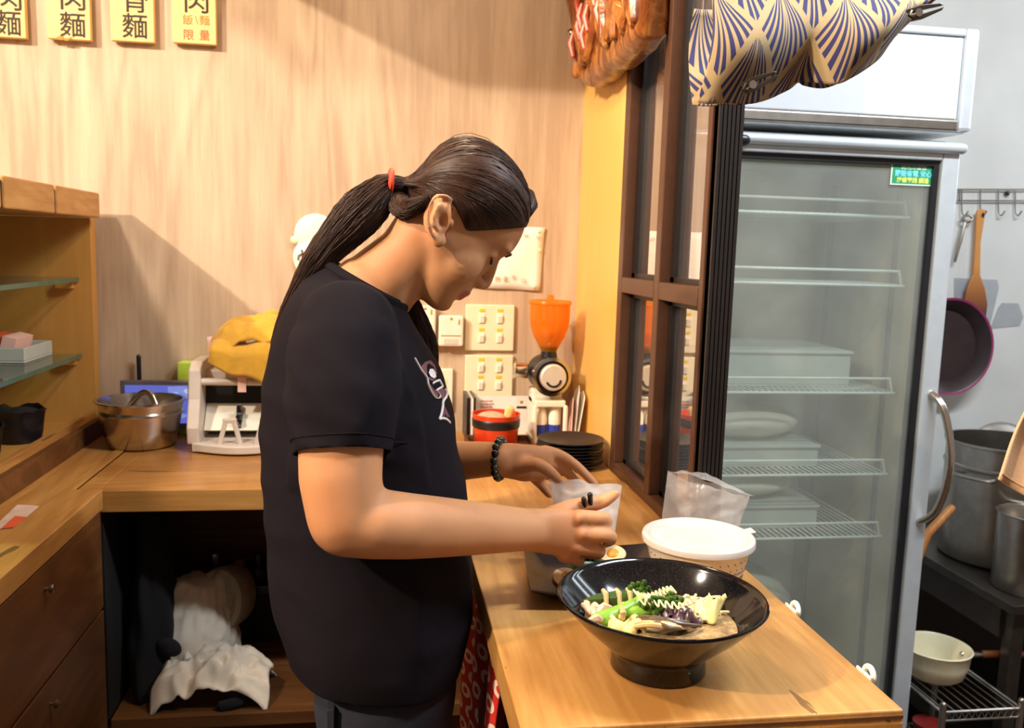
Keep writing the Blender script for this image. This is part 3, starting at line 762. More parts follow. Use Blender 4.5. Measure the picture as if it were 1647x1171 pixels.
for sx_ in (-.040, .040): M().tube([(gx+sx_, gy-.05, CT+.018), (gx+sx_, gy-.05, CT+.10)], .006, 8).build('front_stay', WHITEPL, t)
M().box((gx-.040, gy+.0, CT+.018), (gx+.040, gy+.06, CT+.14)).build('column', WHITEPL, t, smooth=0, bevel=.006)
M().box((gx-.040, gy-.05, CT+.10), (gx+.040, gy+.055, CT+.118)).build('column_top', WHITEPL, t, smooth=0, bevel=.004)
hd = M().lathe([(0, -.06), (.044, -.06), (.048, -.05), (.048, .045), (.044, .05), (0, .05)], 32, (gx, gy, CT+.180), frame_from((0, -1, 0)), cap0=False, cap1=False); hd.build('motor_head', BLACKPL, t)
M().lathe([(.046, .046), (.050, .05), (.050, .058), (.042, .060)], 32, (gx, gy, CT+.180), frame_from((0, -1, 0)), cap0=False, cap1=False).build('chrome_ring', STEEL, t)
dl = M().lathe([(.034, .052), (.034, .066), (.030, .070), (0, .070)], 32, (gx+.002, gy, CT+.180), frame_from((0, -1, 0)), cap0=False, cap1=False); dl = dl.build('chrome_dial', plain('satin_dial', '#e0d8cc', .4, .35, .05), t)
M().tube([Vector((gx+.002, gy-.0705, CT+.175))+Vector((.018*math.cos(a), 0, .018*math.sin(a))) for a in [PI*1.15+PI*.8*k/10 for k in range(11)]], .003, 6).build('dial_mark', BLACKPL, dl)
M().lathe([(.024, 0), (.020, .02), (.020, .03), (.026, .034)], 24, (gx, gy, CT+.218)).build('neck', BLACKPL, t)
hp = M().lathe([(.018, .0), (.024, .012), (.040, .042), (.050, .070), (.052, .090), (.052, .128), (.050, .128), (.049, .072), (.038, .042), (.020, .012)], 40, (gx, gy, CT+.236), cap0=False, cap1=False).build('amber_hopper', ORANGE, t, smooth=60)
M().lathe([(.054, .126), (.056, .130), (.054, .136), (.010, .138), (.008, .150), (0, .152)], 32, (gx, gy, CT+.236), cap0=False, cap1=False).build('hopper_lid', ORANGE, t)
M().sphere((gx-.005, gy-.004, CT+.292), (.030, .028, .018), 18, 10).build('yellow_granules', plain('yellow_granules', '#f6b418', .6, 0, .2, 120, .4), t)
M().lathe([(.018, 0), (.022, .004), (.020, .03), (.024, .036)], 20, (gx-.052, gy+.01, CT+.185), frame_from((-1, 0, .1))).build('side_knob', STEEL, t)
# two white bottles with blue labels standing in the grinder's bay
BLUELB = plain('blue_label', '#2c3c9c', .4, 0, .06)
for k, dx in enumerate((-.020, .016)):
    c = Vector((gx+dx, gy-.026, CT+.0185))
    b = thing('white_bottle', 'white squeeze bottle with a blue label, %s of two under the grinder head' % ('left' if k == 0 else 'right'), 'bottle', c, 'white bottles in the grinder bay')
    M().lathe([(0, 0), (.0148, 0), (.016, .003), (.016, .050), (.012, .072), (.007, .080), (0, .081)], 20, c, cap0=False, cap1=False).build('bottle_body', WHITEPL, b, smooth=60)
    M().lathe([(.0164, .004), (.0164, .034)], 20, c, cap0=False, cap1=False).build('label', BLUELB, b)
# standing menu card and folded papers
t = thing('standing_card', 'white card with small red print standing behind the red bowl', 'card', (.31, 2.31, CT))
a, b = ay(762, 637, 2.30), ay(852, 640, 2.30)
M().box((a.x, 2.302, CT), (b.x, 2.3055, a.z)).build('sheet', PAPER, t, smooth=0)
for k in range(4):
    z = a.z-.012-.008*k
    for w0, w1 in ((.10, .16), (.17, .22), (.23, .28+.02*(k % 2))):
        M().box((a.x+(b.x-a.x)*w0*1.2, 2.3010, z-.004), (a.x+(b.x-a.x)*w1*1.2, 2.3019, z)).build('print_line', plain('faded_red_ink', '#d69a92', .7) if 'faded_red_ink' not in MATS else MATS['faded_red_ink'], t, smooth=0)
M().box((b.x-.035, 2.3010, a.z-.034), (b.x-.008, 2.3019, a.z-.028)).build('print_line', INK, t, smooth=0)
M().box((b.x-.026, 2.3010, a.z-.020), (b.x-.018, 2.3019, a.z-.013)).build('print_seal', INKBR, t, smooth=0)
t = thing('dark_folder', 'dark upright folder with a pale spine left of the red bowl', 'folder', (.235, 2.25, CT))
a = ay(752, 640, 2.22); b = ay(763, 640, 2.22)
M().box((a.x-.001, 2.22, CT), (a.x+.008, 2.335, a.z)).build('cover', BLACKPL, t, smooth=0)
M().box((a.x+.008, 2.222, CT), (a.x+.016, 2.333, a.z-.004)).build('pages', PAPER, t, smooth=0)
M().box((a.x+.016, 2.22, CT), (a.x+.022, 2.335, a.z)).build('cover', BLACKPL, t, smooth=0)
t = thing('folded_papers', 'bundle of folded white papers standing between grinder and pine panel', 'papers', (.50, 2.20, CT))
for k, (ang, h, dx) in enumerate(((.10, .155, 0), (.02, .125, -.008), (.22, .14, .006))):
    def lf(u, v, ang=ang, h=h, dx=dx):
        return Vector((.494+dx+.024*v*math.sin(ang*4+u), 2.15+.11*u, CT+.001+h*v*(1-.25*abs(u-.35))))
    M().grid(lf, 6, 6).build('sheet', PAPER if k != 1 else PINKP, t, smooth=0, solid=.0012)
# red bowl of scoops on a tray
REDLQ = plain('red_lacquer', '#d8401c', .3, 0, .06, coat=.3)
t = thing('tray', 'dark wooden tray under the red bowl', 'tray', (.29, 2.16, CT))
M().box((.215, 2.075, CT), (.385, 2.205, CT+.006)).build('base', CABDARK, t, smooth=0, bevel=.002)
for lo, hi in (((.215, 2.075), (.385, 2.081)), ((.215, 2.199), (.385, 2.205)), ((.215, 2.081), (.221, 2.199)), ((.379, 2.081), (.385, 2.199))):
    M().box((lo[0], lo[1], CT+.006), (hi[0], hi[1], CT+.020)).build('rim', CABDARK, t, smooth=0)
rc = Vector((.288, 2.138, CT+.0065))
t = thing('red_bowl', 'red lacquered tub with a black band beside the grinder', 'bowl', rc)
M().lathe([(0, 0), (.050, 0), (.054, .004), (.060, .080), (.0615, .084), (.058, .084), (.051, .008), (0, .006)], 40, rc, cap0=False, cap1=False).build('tub', REDLQ, t, smooth=60)
M().lathe([(.0585, .050), (.0602, .052), (.0612, .070), (.0600, .072)], 40, rc, cap0=False, cap1=False).build('black_band', BLACKPL, t)
M().sphere(rc+Vector((-.012, 0, .072)), (.038, .036, .016), 18, 8).build('packets', plain('red_white_packets', '#f2a890', .5, 0, .35, 60), t)
sp = thing('wooden_scoop', 'small yellow wooden scoop standing in the red tub', 'scoop', rc+Vector((.028, 0, .06)))
M().tube([rc+Vector((.026, .0, .030)), rc+Vector((.030, -.004, .075)), rc+Vector((.034, -.006, .096))], [.009, .011, .013], 10, flat=.6).build('scoop', PALEWOOD, sp)

# ------------------------------------------------------------------ food side of the serving counter
# square black plate with eggs and greens
ROCK = plain('black_stoneware', '#1b1a1d', .28, 0, .25, 200, .1)
pl = thing('square_plate', 'black square stoneware plate in front of the person', 'plate', (.315, 1.25, CT))
pcx, pcy = .320, 1.232
def sq(h, z, rot=-.10):
    pts = []
    for sx_, sy_ in ((-1, -1), (1, -1), (1, 1), (-1, 1)):
        x, y = sx_*h, sy_*h
        pts.append((pcx+x*math.cos(rot)-y*math.sin(rot), pcy+x*math.sin(rot)+y*math.cos(rot), z))
    return pts
def sqr(h, z): # subdivided square ring
    c4 = sq(h, z); out = []
    for k in range(4):
        a, b = Vector(c4[k]), Vector(c4[(k+1) % 4])
        for q in range(8):
            u = q/8; p = a*(1-u)+b*u; p.z += .006*(abs(u-.5)*2)**2*(1 if h > .07 else 0); out.append(p)
    return out
M().loft([sqr(.058, CT+.0), sqr(.066, CT+.004), sqr(.100, CT+.022), sqr(.101, CT+.025), sqr(.096, CT+.0235), sqr(.068, CT+.009), sqr(.02, CT+.008)], True, True).build('plate', ROCK, pl, smooth=50)
EGGW = plain('soy_egg_white', '#e0c298', .35, 0, .1, sss=.2); EGGB = plain('soy_egg_skin', '#a8571e', .3, 0, .15); YOLK = plain('egg_yolk', '#d8902a', .4, 0, .1)
GREEN = plain('cooked_green', '#3c5a1c', .35, 0, .35, 40); LGREEN = plain('bright_green', '#7fb03a', .35, 0, .25, 50); DGREEN = plain('okra_green', '#2f4a1a', .3, 0, .25, 50)
for k, (dx, dy, ang, lab) in enumerate(((-.048, -.035, .5, 'half soy egg on the square plate, nearest its front edge'), (.045, .060, -.6, 'half soy egg on the square plate behind the chopsticks'))):
    c = Vector((pcx+dx, pcy+dy, CT+.026)); e = thing('soy_egg_half', lab, 'egg', c, 'soy egg halves on the square plate')
    R_ = Matrix.Rotation(ang, 3, 'Z')@Matrix.Rotation(.5, 3, 'X')
    prof = [(0, -.019), (.010, -.017), (.016, -.010), (.0185, 0)]
    M().lathe(prof, 24, c, R_, sx=1.28, cap0=False, cap1=False).build('skin', EGGB, e)
    M().lathe([(.0185, 0), (.0178, .0012), (0, .0012)], 24, c, R_, sx=1.28, cap0=False, cap1=False).build('egg_white', EGGW, e)
    M().sphere(c+R_@Vector((.002, 0, .001)), (.010, .010, .003), 14, 6, R_).build('yolk', YOLK, e)
for k, (dx, dy, ang) in enumerate(((-.015, -.005, .3), (-.030, .012, 1.2), (.012, .020, 2.0), (.028, -.002, .8))):
    c = Vector((pcx+dx, pcy+dy, CT+.018)); e = thing('green_leaf', 'folded cooked green leaf on the square plate', 'vegetable', c, 'cooked greens on the square plate')
    dv = Vector((math.cos(ang), math.sin(ang), 0))
    pts = spline([c-dv*.03, c+Vector((0, 0, .008)), c+dv*.02+Vector((0, 0, .006)), c+dv*.034], 9)
    M().tube(pts, [.004, .008, .011, .012, .011, .010, .009, .006, .003], 8, flat=.5).build('leaf', GREEN, e)

# the big black noodle bowl
BOWLM, tb, bb = base_mat('speckled_black_glaze')
nz = tb.noise(tb.coord('Object'), 900, 2, .5); nb_ = tb.noise(tb.coord('Object'), 60, 2, .5)
sp_ = tb.math('MULTIPLY', tb.math('GREATER_THAN', nz, .66), tb.math('GREATER_THAN', nb_, .42))
tb.l.new(tb.mix(sp_, srgb('#0d0c0e'), srgb('#4a4442')), bb.inputs['Base Color'])
bb.inputs['Roughness'].default_value = .11; bb.inputs['Coat Weight'].default_value = .0; bb.inputs['Coat Roughness'].default_value = .04
BC = Vector((.338, .968, CT))
bowl = thing('noodle_bowl', 'large flared black bowl of noodles on the front of the oak counter', 'bowl', BC)
RB = .126
M().lathe([(0, .006), (.046, .006), (.049, .001), (.054, 0), (.0575, .002), (.0565, .020), (.062, .028), (RB*.78, .060), (RB*.975, .0865), (RB, .0905), (RB-.001, .0925), (RB-.004, .0918), (RB*.945, .086), (RB*.74, .058), (.058, .030), (.03, .022), (0, .021)], 96, BC, cap0=False, cap1=False).build('bowl_body', BOWLM, bowl, smooth=70)
SZ = .058      # broth height above the counter
SOUP, ts, bs = base_mat('cloudy_broth')
n1 = ts.noise(ts.coord('Object'), 90, 4, .6); 
ts.l.new(ts.ramp(n1, [(.35, srgb('#7d6446')), (.55, srgb('#9c8058')), (.72, srgb('#c4a874'))]), bs.inputs['Base Color']); bs.inputs['Roughness'].default_value = .1
ts.l.new(ts.bump(n1, .3, .004), bs.inputs['Normal'])
so = M().lathe([(0, 0), (.03, 0), (.06, 0), (.0915, .0)], 64, BC+Vector((0, 0, SZ)), cap0=False, cap1=False).build('broth', SOUP, None, smooth=180)
tag(so, 'cloudy brown broth filling the black noodle bowl', 'soup', kind='stuff')
def bp(px, py, h=0.0):       # a point over the broth
    return az(px, py, CT+SZ+h)
# okra pod with sauce
o1, o2 = bp(938, 966, .010), bp(1035, 962, .016)
t = thing('okra_pod', 'dark green okra pod with sauce dabs at the left of the noodle bowl', 'okra', (o1+o2)/2)
dv = (o2-o1)
M().tube([o1, o1+dv*.08, o1+dv*.25, o1+dv*.55, o1+dv*.85, o2], [.001, .004, .0085, .0115, .0110, .007], 6).build('pod', DGREEN, t, smooth=20)
SAUCE = plain('sesame_sauce', '#c9ab78', .3, 0, .08)
for q, ln in ((.34, .016), (.56, .022), (.74, .018)):
    c = o1+dv*q; M().tube([c+Vector((0, .004, .0105)), c+Vector((.001, -.006, .0095)), c+Vector((.0005, -.0115, .002)), c+Vector((.001, -.012, .007-ln))], [.0028, .0035, .003, .0022], 7).build('sauce_dab', SAUCE, t)
# broccolini stem
t = thing('broccolini', 'bright green broccolini stem with buds in front of the okra pod', 'vegetable', bp(1000, 990, .01))
st = spline([bp(962, 1000, .004), bp(985, 990, .010), bp(1010, 978, .014), bp(1028, 966, .02), bp(1032, 952, .026)], 12)
M().tube(st, [.011, .011, .0105, .010, .009, .0085, .008, .007, .006, .0055, .005, .004], 10).build('stem', LGREEN, t)
st2 = spline([bp(1000, 988, .008), bp(1030, 984, .012), bp(1060, 976, .016), bp(1082, 968, .018)], 10)
M().tube(st2, [.008]*4+[.007]*3+[.006]*3, 9).build('stem', LGREEN, t)
bud = M()
for c in (bp(1032, 950, .028), bp(1082, 966, .022), bp(1050, 972, .022)):
    for k in range(26):
        bud.sphere(c+Vector((random.gauss(0, .006), random.gauss(0, .006), random.gauss(0, .005))), .0028+.0015*random.random(), 6, 4)
b_ = bud.build('bud_head', GREEN, t); b_['kind'] = 'stuff'
M().tube([bp(1000, 978, .020), bp(1003, 988, .020), bp(1002, 996, .012)], [.003, .004, .002], 7).build('sauce_dab', SAUCE, t)
# shredded meat
MEAT = plain('pale_cooked_meat', '#e2b898', .45, 0, .18, 60, .3, sss=.1)
for k in range(15):
    px = 940+62*random.random(); py = 975+24*random.random()
    c = bp(px, py, .005+.007*random.random()); t = thing('meat_shred', 'pale shred of cooked meat in the heap at the left of the noodle bowl', 'meat', c, 'meat shreds at the left of the bowl')
    a = random.random()*6.3; dv_ = Vector((math.cos(a), math.sin(a), .3*random.random()))*.009
    M().tube([c-dv_, c+Vector((.002*random.random(), 0, .003)), c+dv_], [.0035, .0058, .003], 7, flat=.75).build('shred', MEAT, t)
# noodles: white mound, drizzled strands
NOOD = plain('pale_noodle', '#dccb9c', .35, 0, .06, sss=.1)
nd = M()
for k in range(40):
    c = bp(1098+48*random.random(), 962+28*random.random(), .001+.007*random.random()); a = random.random()*6.3
    pts = [c+Vector((+.020*math.cos(a+.5*q)*(q-2)/2, .015*math.sin(a+.8*q)*(q-2)/2, .004*math.cos(q*1.5))) for q in range(5)]
    nd.tube(spline(pts, 9), .0019, 6)
nz_ = nd.build('noodle_nest', NOOD, None); tag(nz_, 'nest of pale noodles in the middle of the noodle bowl', 'noodles', kind='stuff')
MAYO = plain('mayonnaise', '#e2d6a0', .3, 0, .03)
zz = []
for k in range(22):
    u = k/21; px = 1022+62*u; zz.append(bp(px+(3 if k % 2 else -3), 949+(10 if k % 2 else 0)+6*math.sin(u*5), .034-.006*(k % 2)))
tm = M().tube(spline(zz, 110), .0013, 6).build('mayonnaise_drizzle', MAYO, None)
tag(tm, 'zigzag drizzle of pale mayonnaise over the broccolini buds', 'sauce')
z2 = [bp(1030+70*k/13+(2 if k % 2 else -2), 962+(11 if k % 2 else 0)+8*k/13, .030-.006*(k % 2)) for k in range(14)]
tag(M().tube(spline(z2, 80), .0012, 6).build('mayonnaise_drizzle', MAYO, None), 'lower zigzag drizzle of mayonnaise running towards the wood ear', 'sauce')
# wood ear and seaweed strips
EAR = plain('wood_ear_fungus', '#4a3138', .3, 0, .2, 40); STRIP = plain('brown_mushroom_strip', '#57432f', .35, 0, .4, 50)
for k, (px, py) in enumerate(((1068, 985), (1090, 990), (1108, 989))):
    c = bp(px, py, .012); t = thing('wood_ear', 'purple black wood ear piece in the middle of the noodle bowl, %s of three' % ('left', 'middle', 'right')[k], 'fungus', c, 'wood ear pieces in the bowl')
    def ef(u, v, c=c, k=k):
        a = u*2-1; b = v*2-1; return c+Vector((a*.013, b*.011, .006*math.sin(a*4+k)+.005*math.cos(b*5+k)-.004*(a*a+b*b)))
    M().grid(ef, 10, 8).build('frill', EAR, t, smooth=180, solid=.0016)
for k in range(16):
    px0 = 1008+30*random.random(); py = 996+14*random.random(); L = 60+36*random.random()
    pts = spline([bp(px0, py, .006), bp(px0+L*.35, py-3-4*random.random(), .016), bp(px0+L*.7, py-1+3*random.random(), .014), bp(min(1140, px0+L), py+5*random.random(), .004)], 9)
    c = Vector(pts[4]); t = thing('mushroom_strip', 'brown mushroom strip lying along the front of the noodle bowl', 'mushroom', c, 'mushroom strips in the bowl')
    M().tube(pts, [.0012, .0022, .0028, .003, .003, .0028, .0026, .002, .001], 6, flat=.7).build('strip', STRIP if k % 4 else SAUCE, t)
# tofu skin / omelette pieces
OML = plain('yellow_tofu_skin', '#e2cc84', .45, 0, .08, 60, .3)
t = thing('tofu_skin', 'upright pale yellow tofu skin at the right of the noodle bowl', 'tofu', bp(1150, 1000, .01))
def of(u, v):
    p = bp(1128+22*u, 1004-2*u, .001); q = bp(1140+30*u, 998+u*2, 0)+Vector((0, .004, .034-.008*abs(math.sin(u*7))))
    return p*(1-v)+q*v+Vector((0, .004*math.sin(u*6+v*3), 0))
M().grid(of, 12, 10).build('sheet', OML, t, smooth=180, solid=.0022)
for k, (px, py) in enumerate(((1118, 978), (1130, 986), (1000, 1002), (1015, 1000), (1098, 975))):
    c = bp(px, py, .009); t = thing('omelette_piece', 'crumpled pale omelette piece in the noodle bowl, %s' % ('right behind the wood ear', 'next to the upright tofu skin', 'in front of the broccolini, left one', 'in front of the broccolini, right one', 'between drizzle and noodle nest')[k], 'omelette', c, 'omelette pieces behind the wood ear' if px > 1050 else 'omelette pieces in front')
    def cf(u, v, c=c, k=k):
        a = u*2-1; b = v*2-1; return c+Vector((a*.016, b*.012, .005*math.sin(a*4+k*2)+.004*math.cos(b*5+k)-.006*(a*a+b*b)))
    M().grid(cf, 10, 8).build('fold', OML if k > 1 else NOOD, t, smooth=180, solid=.003)

# paper takeout bowl with lid
PB, tpb, bpb = base_mat('printed_paper_cup')
zc = tpb.sep(tpb.coord('Object'))
tpb.l.new(tpb.ramp(tpb.math('MULTIPLY', zc[2], 10), [(0.0, srgb('#8fd0c8')), (.40, srgb('#f4e2c8'))], 'CONSTANT'), bpb.inputs['Base Color']); bpb.inputs['Roughness'].default_value = .4
PCt = Vector((.468, 1.192, CT))
t = thing('takeout_bowl', 'white lidded paper takeout bowl behind the black noodle bowl', 'takeout bowl', PCt)
M().lathe([(0, .003), (.058, .003), (.060, 0), (.076, .078), (.0785, .080), (.0785, .084), (.074, .084), (0, .08)], 56, PCt, cap0=False, cap1=False).build('cup', PB, t, smooth=60)
LIDM = plain('translucent_white_lid', '#c6bbb2', .3, 0, .02, coat=.2)
ld = M().lathe([(.0795, .0785), (.083, .0795), (.083, .087), (.0815, .0895), (.076, .090), (.073, .086), (.066, .0845), (.060, .083), (.040, .0835), (.036, .0845), (.018, .0845), (.014, .0835), (0, .0835)], 56, PCt, cap0=False, cap1=False).build('lid', LIDM, t, smooth=60)
M().obox(PCt+Vector((.084, .012, .088)), (.016, .020, .0025), Matrix.Rotation(-.2, 3, 'Y')).build('lid_tab', LIDM, ld, smooth=0, bevel=.001)
DOT = plain('brown_print', '#6a4a3a', .5)
dt = M(); sc2 = M()
for k in range(72):
    a = 2*PI*k/72; zc_ = .066 if k % 2 else .056; r = .060+.016*zc_/.078+.0006
    dt.lathe([(.0011, 0), (.0009, .0005), (0, .0006)], 6, PCt+Vector((r*math.cos(a), r*math.sin(a), zc_)), frame_from((math.cos(a), math.sin(a), -.2)))
b_ = dt.build('printed_dots', DOT, t); b_['kind'] = 'stuff'
pts = [PCt+Vector(((.0605+.016*zq/.078)*math.cos(a), (.0605+.016*zq/.078)*math.sin(a), zq)) for a, zq in [(2*PI*k/160, .0485+.0009*math.sin(k*PI/2)) for k in range(160)]]
M().tube(pts, .0006, 4, closed=True).build('printed_scallop_line', DOT, t)
for k, ch in enumerate('Enjoy'):
    a = -1.05+.10*k; r = .060+.016*.041/.078+.0004
    text(ch, .010, DOT, t, PCt+Vector((r*math.cos(a), r*math.sin(a), .041)), (-math.sin(a), math.cos(a), 0), (.2*math.cos(a), .2*math.sin(a), 1), ext=.0002)

# clear plastic bag standing behind the takeout bowl
def sheet_bag(corners, name, label, mat, seed, parent=None, depth=.035, nu=30, nv=26, wr=.006, open_top=True):
    """two crumpled film walls between four corners (bottom-left, bottom-right, top-right, top-left)"""
    bl, br, tr_, tl = [Vector(c) for c in corners]; cen = (bl+br+tr_+tl)/4
    nrm = (br-bl).cross(tl-bl).normalized()
    m = M()
    for sg in (-1, 1):
        def fn(u, v, sg=sg):
            p = (bl*(1-u)+br*u)*(1-v)+(tl*(1-u)+tr_*u)*v
            bul = math.sin(PI*u)**.7*(1-.35*v)*depth*.5
            q = wr*(mnoise.noise(p*38+Vector((seed, sg*3, 0)))+.7*(1-2*abs(mnoise.noise(p*55+Vector((seed*2, sg, 4))))))
            q2 = wr*.9*mnoise.noise(p*50+Vector((3, seed, sg)))
            e = math.sin(PI*u)
            return p+nrm*(sg*bul+q*(.3+.7*e))+Vector((0, 0, q2*(1 if v > .02 else 0)))
        m.grid(fn, nu, nv)
    t = thing(name, label, 'bag', (bl+br)/2)
    m.build('film', mat, t, smooth=180)
    return t
sb = sheet_bag([(.455, 1.335, CT+.001), (.560, 1.300, CT+.001), ay(1206, 798, 1.31), ay(1074, 757, 1.34)], 'clear_plastic_bag', 'clear crumpled plastic bag standing behind the takeout bowl', FILM, 5.0, depth=.06)
def flap(u, v):
    a, b, c_, d = ay(1078, 757, 1.35), ay(1125, 768, 1.32), ay(1213, 800, 1.30), ay(1135, 760, 1.37)
    p = (a*(1-u)+d*u)*(1-v)+(b*(1-u)+c_*u)*v
    return p+Vector((0, 0, .004*mnoise.noise(p*60)))
M().grid(flap, 16, 8).build('gathered_mouth', FILM, sb, smooth=180)

# ------------------------------------------------------------------ red patterned cloth under the counter edge
REDC, trc, brc = base_mat('red_ring_print_cotton')
uvn = trc.coord('UV'); uvm = trc.map(uvn, (8, 13, 1))
s3 = trc.sep(uvm); row = trc.math('FLOOR', s3[1]); off = trc.math('MULTIPLY', trc.math('MODULO', row, 2.0), .5)
fx = trc.math('SUBTRACT', trc.math('FRACT', trc.math('ADD', s3[0], off)), .5); fy = trc.math('SUBTRACT', trc.math('FRACT', s3[1]), .5)
rr = trc.math('SQRT', trc.math('ADD', trc.math('MULTIPLY', fx, fx), trc.math('MULTIPLY', fy, fy)))
ring_ = trc.math('LESS_THAN', trc.math('ABSOLUTE', trc.math('SUBTRACT', rr, .27)), .10)
trc.l.new(trc.mix(ring_, srgb('#c8281c'), srgb('#f2d0c0')), brc.inputs['Base Color']); brc.inputs['Roughness'].default_value = .85
t = thing('red_cloth', 'red cloth with pale ring print hanging below the counter edge', 'cloth', (.17, 1.36, .86))
def rc_(u, v):
    y = 1.12+.42*u; return Vector((.172-.012*math.sin(u*14+v*2)-.035*v*(.6+.4*math.sin(u*6)), y, .895-.42*v))
M().grid(rc_, 40, 30).build('hanging_cloth', REDC, t, smooth=180, solid=.002)
def rc2(u, v):
    th = 2*PI*u; r = .05*math.sin(PI*min(1, v+.02))**.5*(1+.2*mnoise.noise((math.cos(th)*2, math.sin(th)*2, v*4)))
    return Vector((.176+.4*r*math.cos(th), 1.25+1.5*r*math.sin(th), .80-.16*v))
M().loft([[rc2(k/28, j/14) for k in range(28)] for j in range(15)]).build('knotted_bundle', plain('maroon_cloth', '#7c2a24', .85, 0, .25, 30, .3), t, smooth=180)
# ------------------------------------------------------------------ glass door fridge
FX0, FX1, FY0, FY1 = .682, 1.332, 1.90, 2.52
fr = thing('glass_door_fridge', 'tall white glass door fridge beyond the brown window', 'fridge', ((FX0+FX1)/2, 2.2, 0))
M().box((FX0, FY0+.05, .06), (FX0+.035, FY1, 1.735)).build('side_wall', FRWHITE, fr, smooth=0, bevel=.002)
M().box((FX1-.035, FY0+.05, .06), (FX1, FY1, 1.735)).build('side_wall', FRWHITE, fr, smooth=0, bevel=.002)
M().box((FX0+.035, FY1-.04, .06), (FX1-.035, FY1, 1.735)).build('back_wall', FRLINER, fr, smooth=0)
M().box((FX0+.035, FY0+.05, .06), (FX1-.035, FY1-.04, .30)).build('plinth', FRWHITE, fr, smooth=0)
M().box((FX0+.035, FY0+.05, 1.70), (FX1-.035, FY1-.04, 1.735)).build('top_lining', FRLINER, fr, smooth=0)
M().box((FX1-.043, FY0+.06, .30), (FX1-.035, FY1-.05, 1.70)).build('inner_lining', FRBEIGE, fr, smooth=0)
M().box((FX0+.035, FY0+.06, .30), (FX0+.043, FY1-.05, 1.70)).build('inner_lining', FRLINER, fr, smooth=0)
# header light box
hd = M().box((FX0, FY0-.01, 1.745), (FX1, FY1, 1.972)).build('header_box', FRWHITE, fr, smooth=0, bevel=.006)
M().box((FX0+.03, FY0-.018, 1.775), (FX1-.032, FY0-.010, 1.955)).build('header_panel', plain('white_acrylic', '#c2c4c8', .22, 0, .01, coat=.3), hd, smooth=0, bevel=.003)
M().box((FX1-.030, FY0-.024, 1.748), (FX1+.004, FY0+.03, 1.976)).build('end_cap', ALU, hd, smooth=0, bevel=.008)
M().box((FX0, FY0-.022, 1.958), (FX1-.03, FY0-.008, 1.974)).build('top_rail', ALU, hd, smooth=0, bevel=.003)
M().box((FX0, FY0-.024, 1.748), (FX1-.03, FY0-.008, 1.773)).build('bottom_rail', STEELDK, hd, smooth=0, bevel=.004)
# door: aluminium frame, gasket, pane
dr = M()
dr.box((FX1-.044, FY0, .09), (FX1, FY0+.045, 1.724)).box((FX0, FY0, .09), (FX0+.044, FY0+.045, 1.724)).box((FX0+.044, FY0, 1.684), (FX1-.044, FY0+.045, 1.724)).box((FX0+.044, FY0, .09), (FX1-.044, FY0+.045, .30))
dr = dr.build('door', ALU, fr, smooth=0, bevel=.004)
gk = M(); gk.box((FX1-.058, FY0+.012, .30), (FX1-.044, FY0+.045, 1.684)).box((FX0+.044, FY0+.012, .30), (FX0+.056, FY0+.045, 1.684)).box((FX0+.056, FY0+.012, 1.672), (FX1-.058, FY0+.045, 1.684))
gk.build('gasket', BLACKPL, dr, smooth=0)
M().box((FX0+.056, FY0+.022, .30), (FX1-.058, FY0+.027, 1.672)).build('door_pane', GLASSF, dr, smooth=0)
M().tube([(FX0, FY0-.006, 1.712), (FX1-.004, FY0-.006, 1.712)], .013, 12).build('top_bar', ALU, dr)
M().tube([(.772, FY0-.008, 1.708), (.796, FY0-.008, 1.708)], .014, 12).build('hinge_cap', BLACKPL, dr)
hpts = spline([(FX1-.020, FY0, 1.135), (FX1-.006, FY0-.035, 1.10), (FX1+.008, FY0-.058, .98), (FX1-.002, FY0-.040, .86), (FX1-.020, FY0, .815)], 20)
M().tube(hpts, .009, 10).build('handle', STEEL, dr)
# green sticker with two rows of print
GRNST = plain('green_sticker', '#2f8f62', .4); BLUEP = plain('cyan_print', '#7ed0f0', .4); YELP = plain('yellow_print', '#f0ee60', .4); WHTP = plain('white_print', '#d8ecd8', .4)
sx0, sx1, sz0, sz1 = 1.172, 1.284, 1.626, 1.678
st = M().box((sx0, FY0+.0195, sz0), (sx1, FY0+.0215, sz1)).build('sticker', WHTP, dr, smooth=0)
M().box((sx0+.003, FY0+.019, sz0+.003), (sx1-.003, FY0+.0195, sz1-.003)).build('sticker_field', GRNST, dr, smooth=0)
text('商用冷藏櫥', .013, WHTP, dr, ((sx0+sx1)/2, FY0+.0188, sz1-.011), (1,0,0), (0,0,1), name='sticker_print', ext=.0001)
text('節能省電 安心', .015, BLUEP, dr, ((sx0+sx1)/2, FY0+.0188, sz0+.026), (1,0,0), (0,0,1), name='sticker_print', ext=.0001, bold=.0003)
text('維修專線 請洽', .013, YELP, dr, ((sx0+sx1)/2, FY0+.0188, sz0+.011), (1,0,0), (0,0,1), name='sticker_print', ext=.0001, bold=.0003)
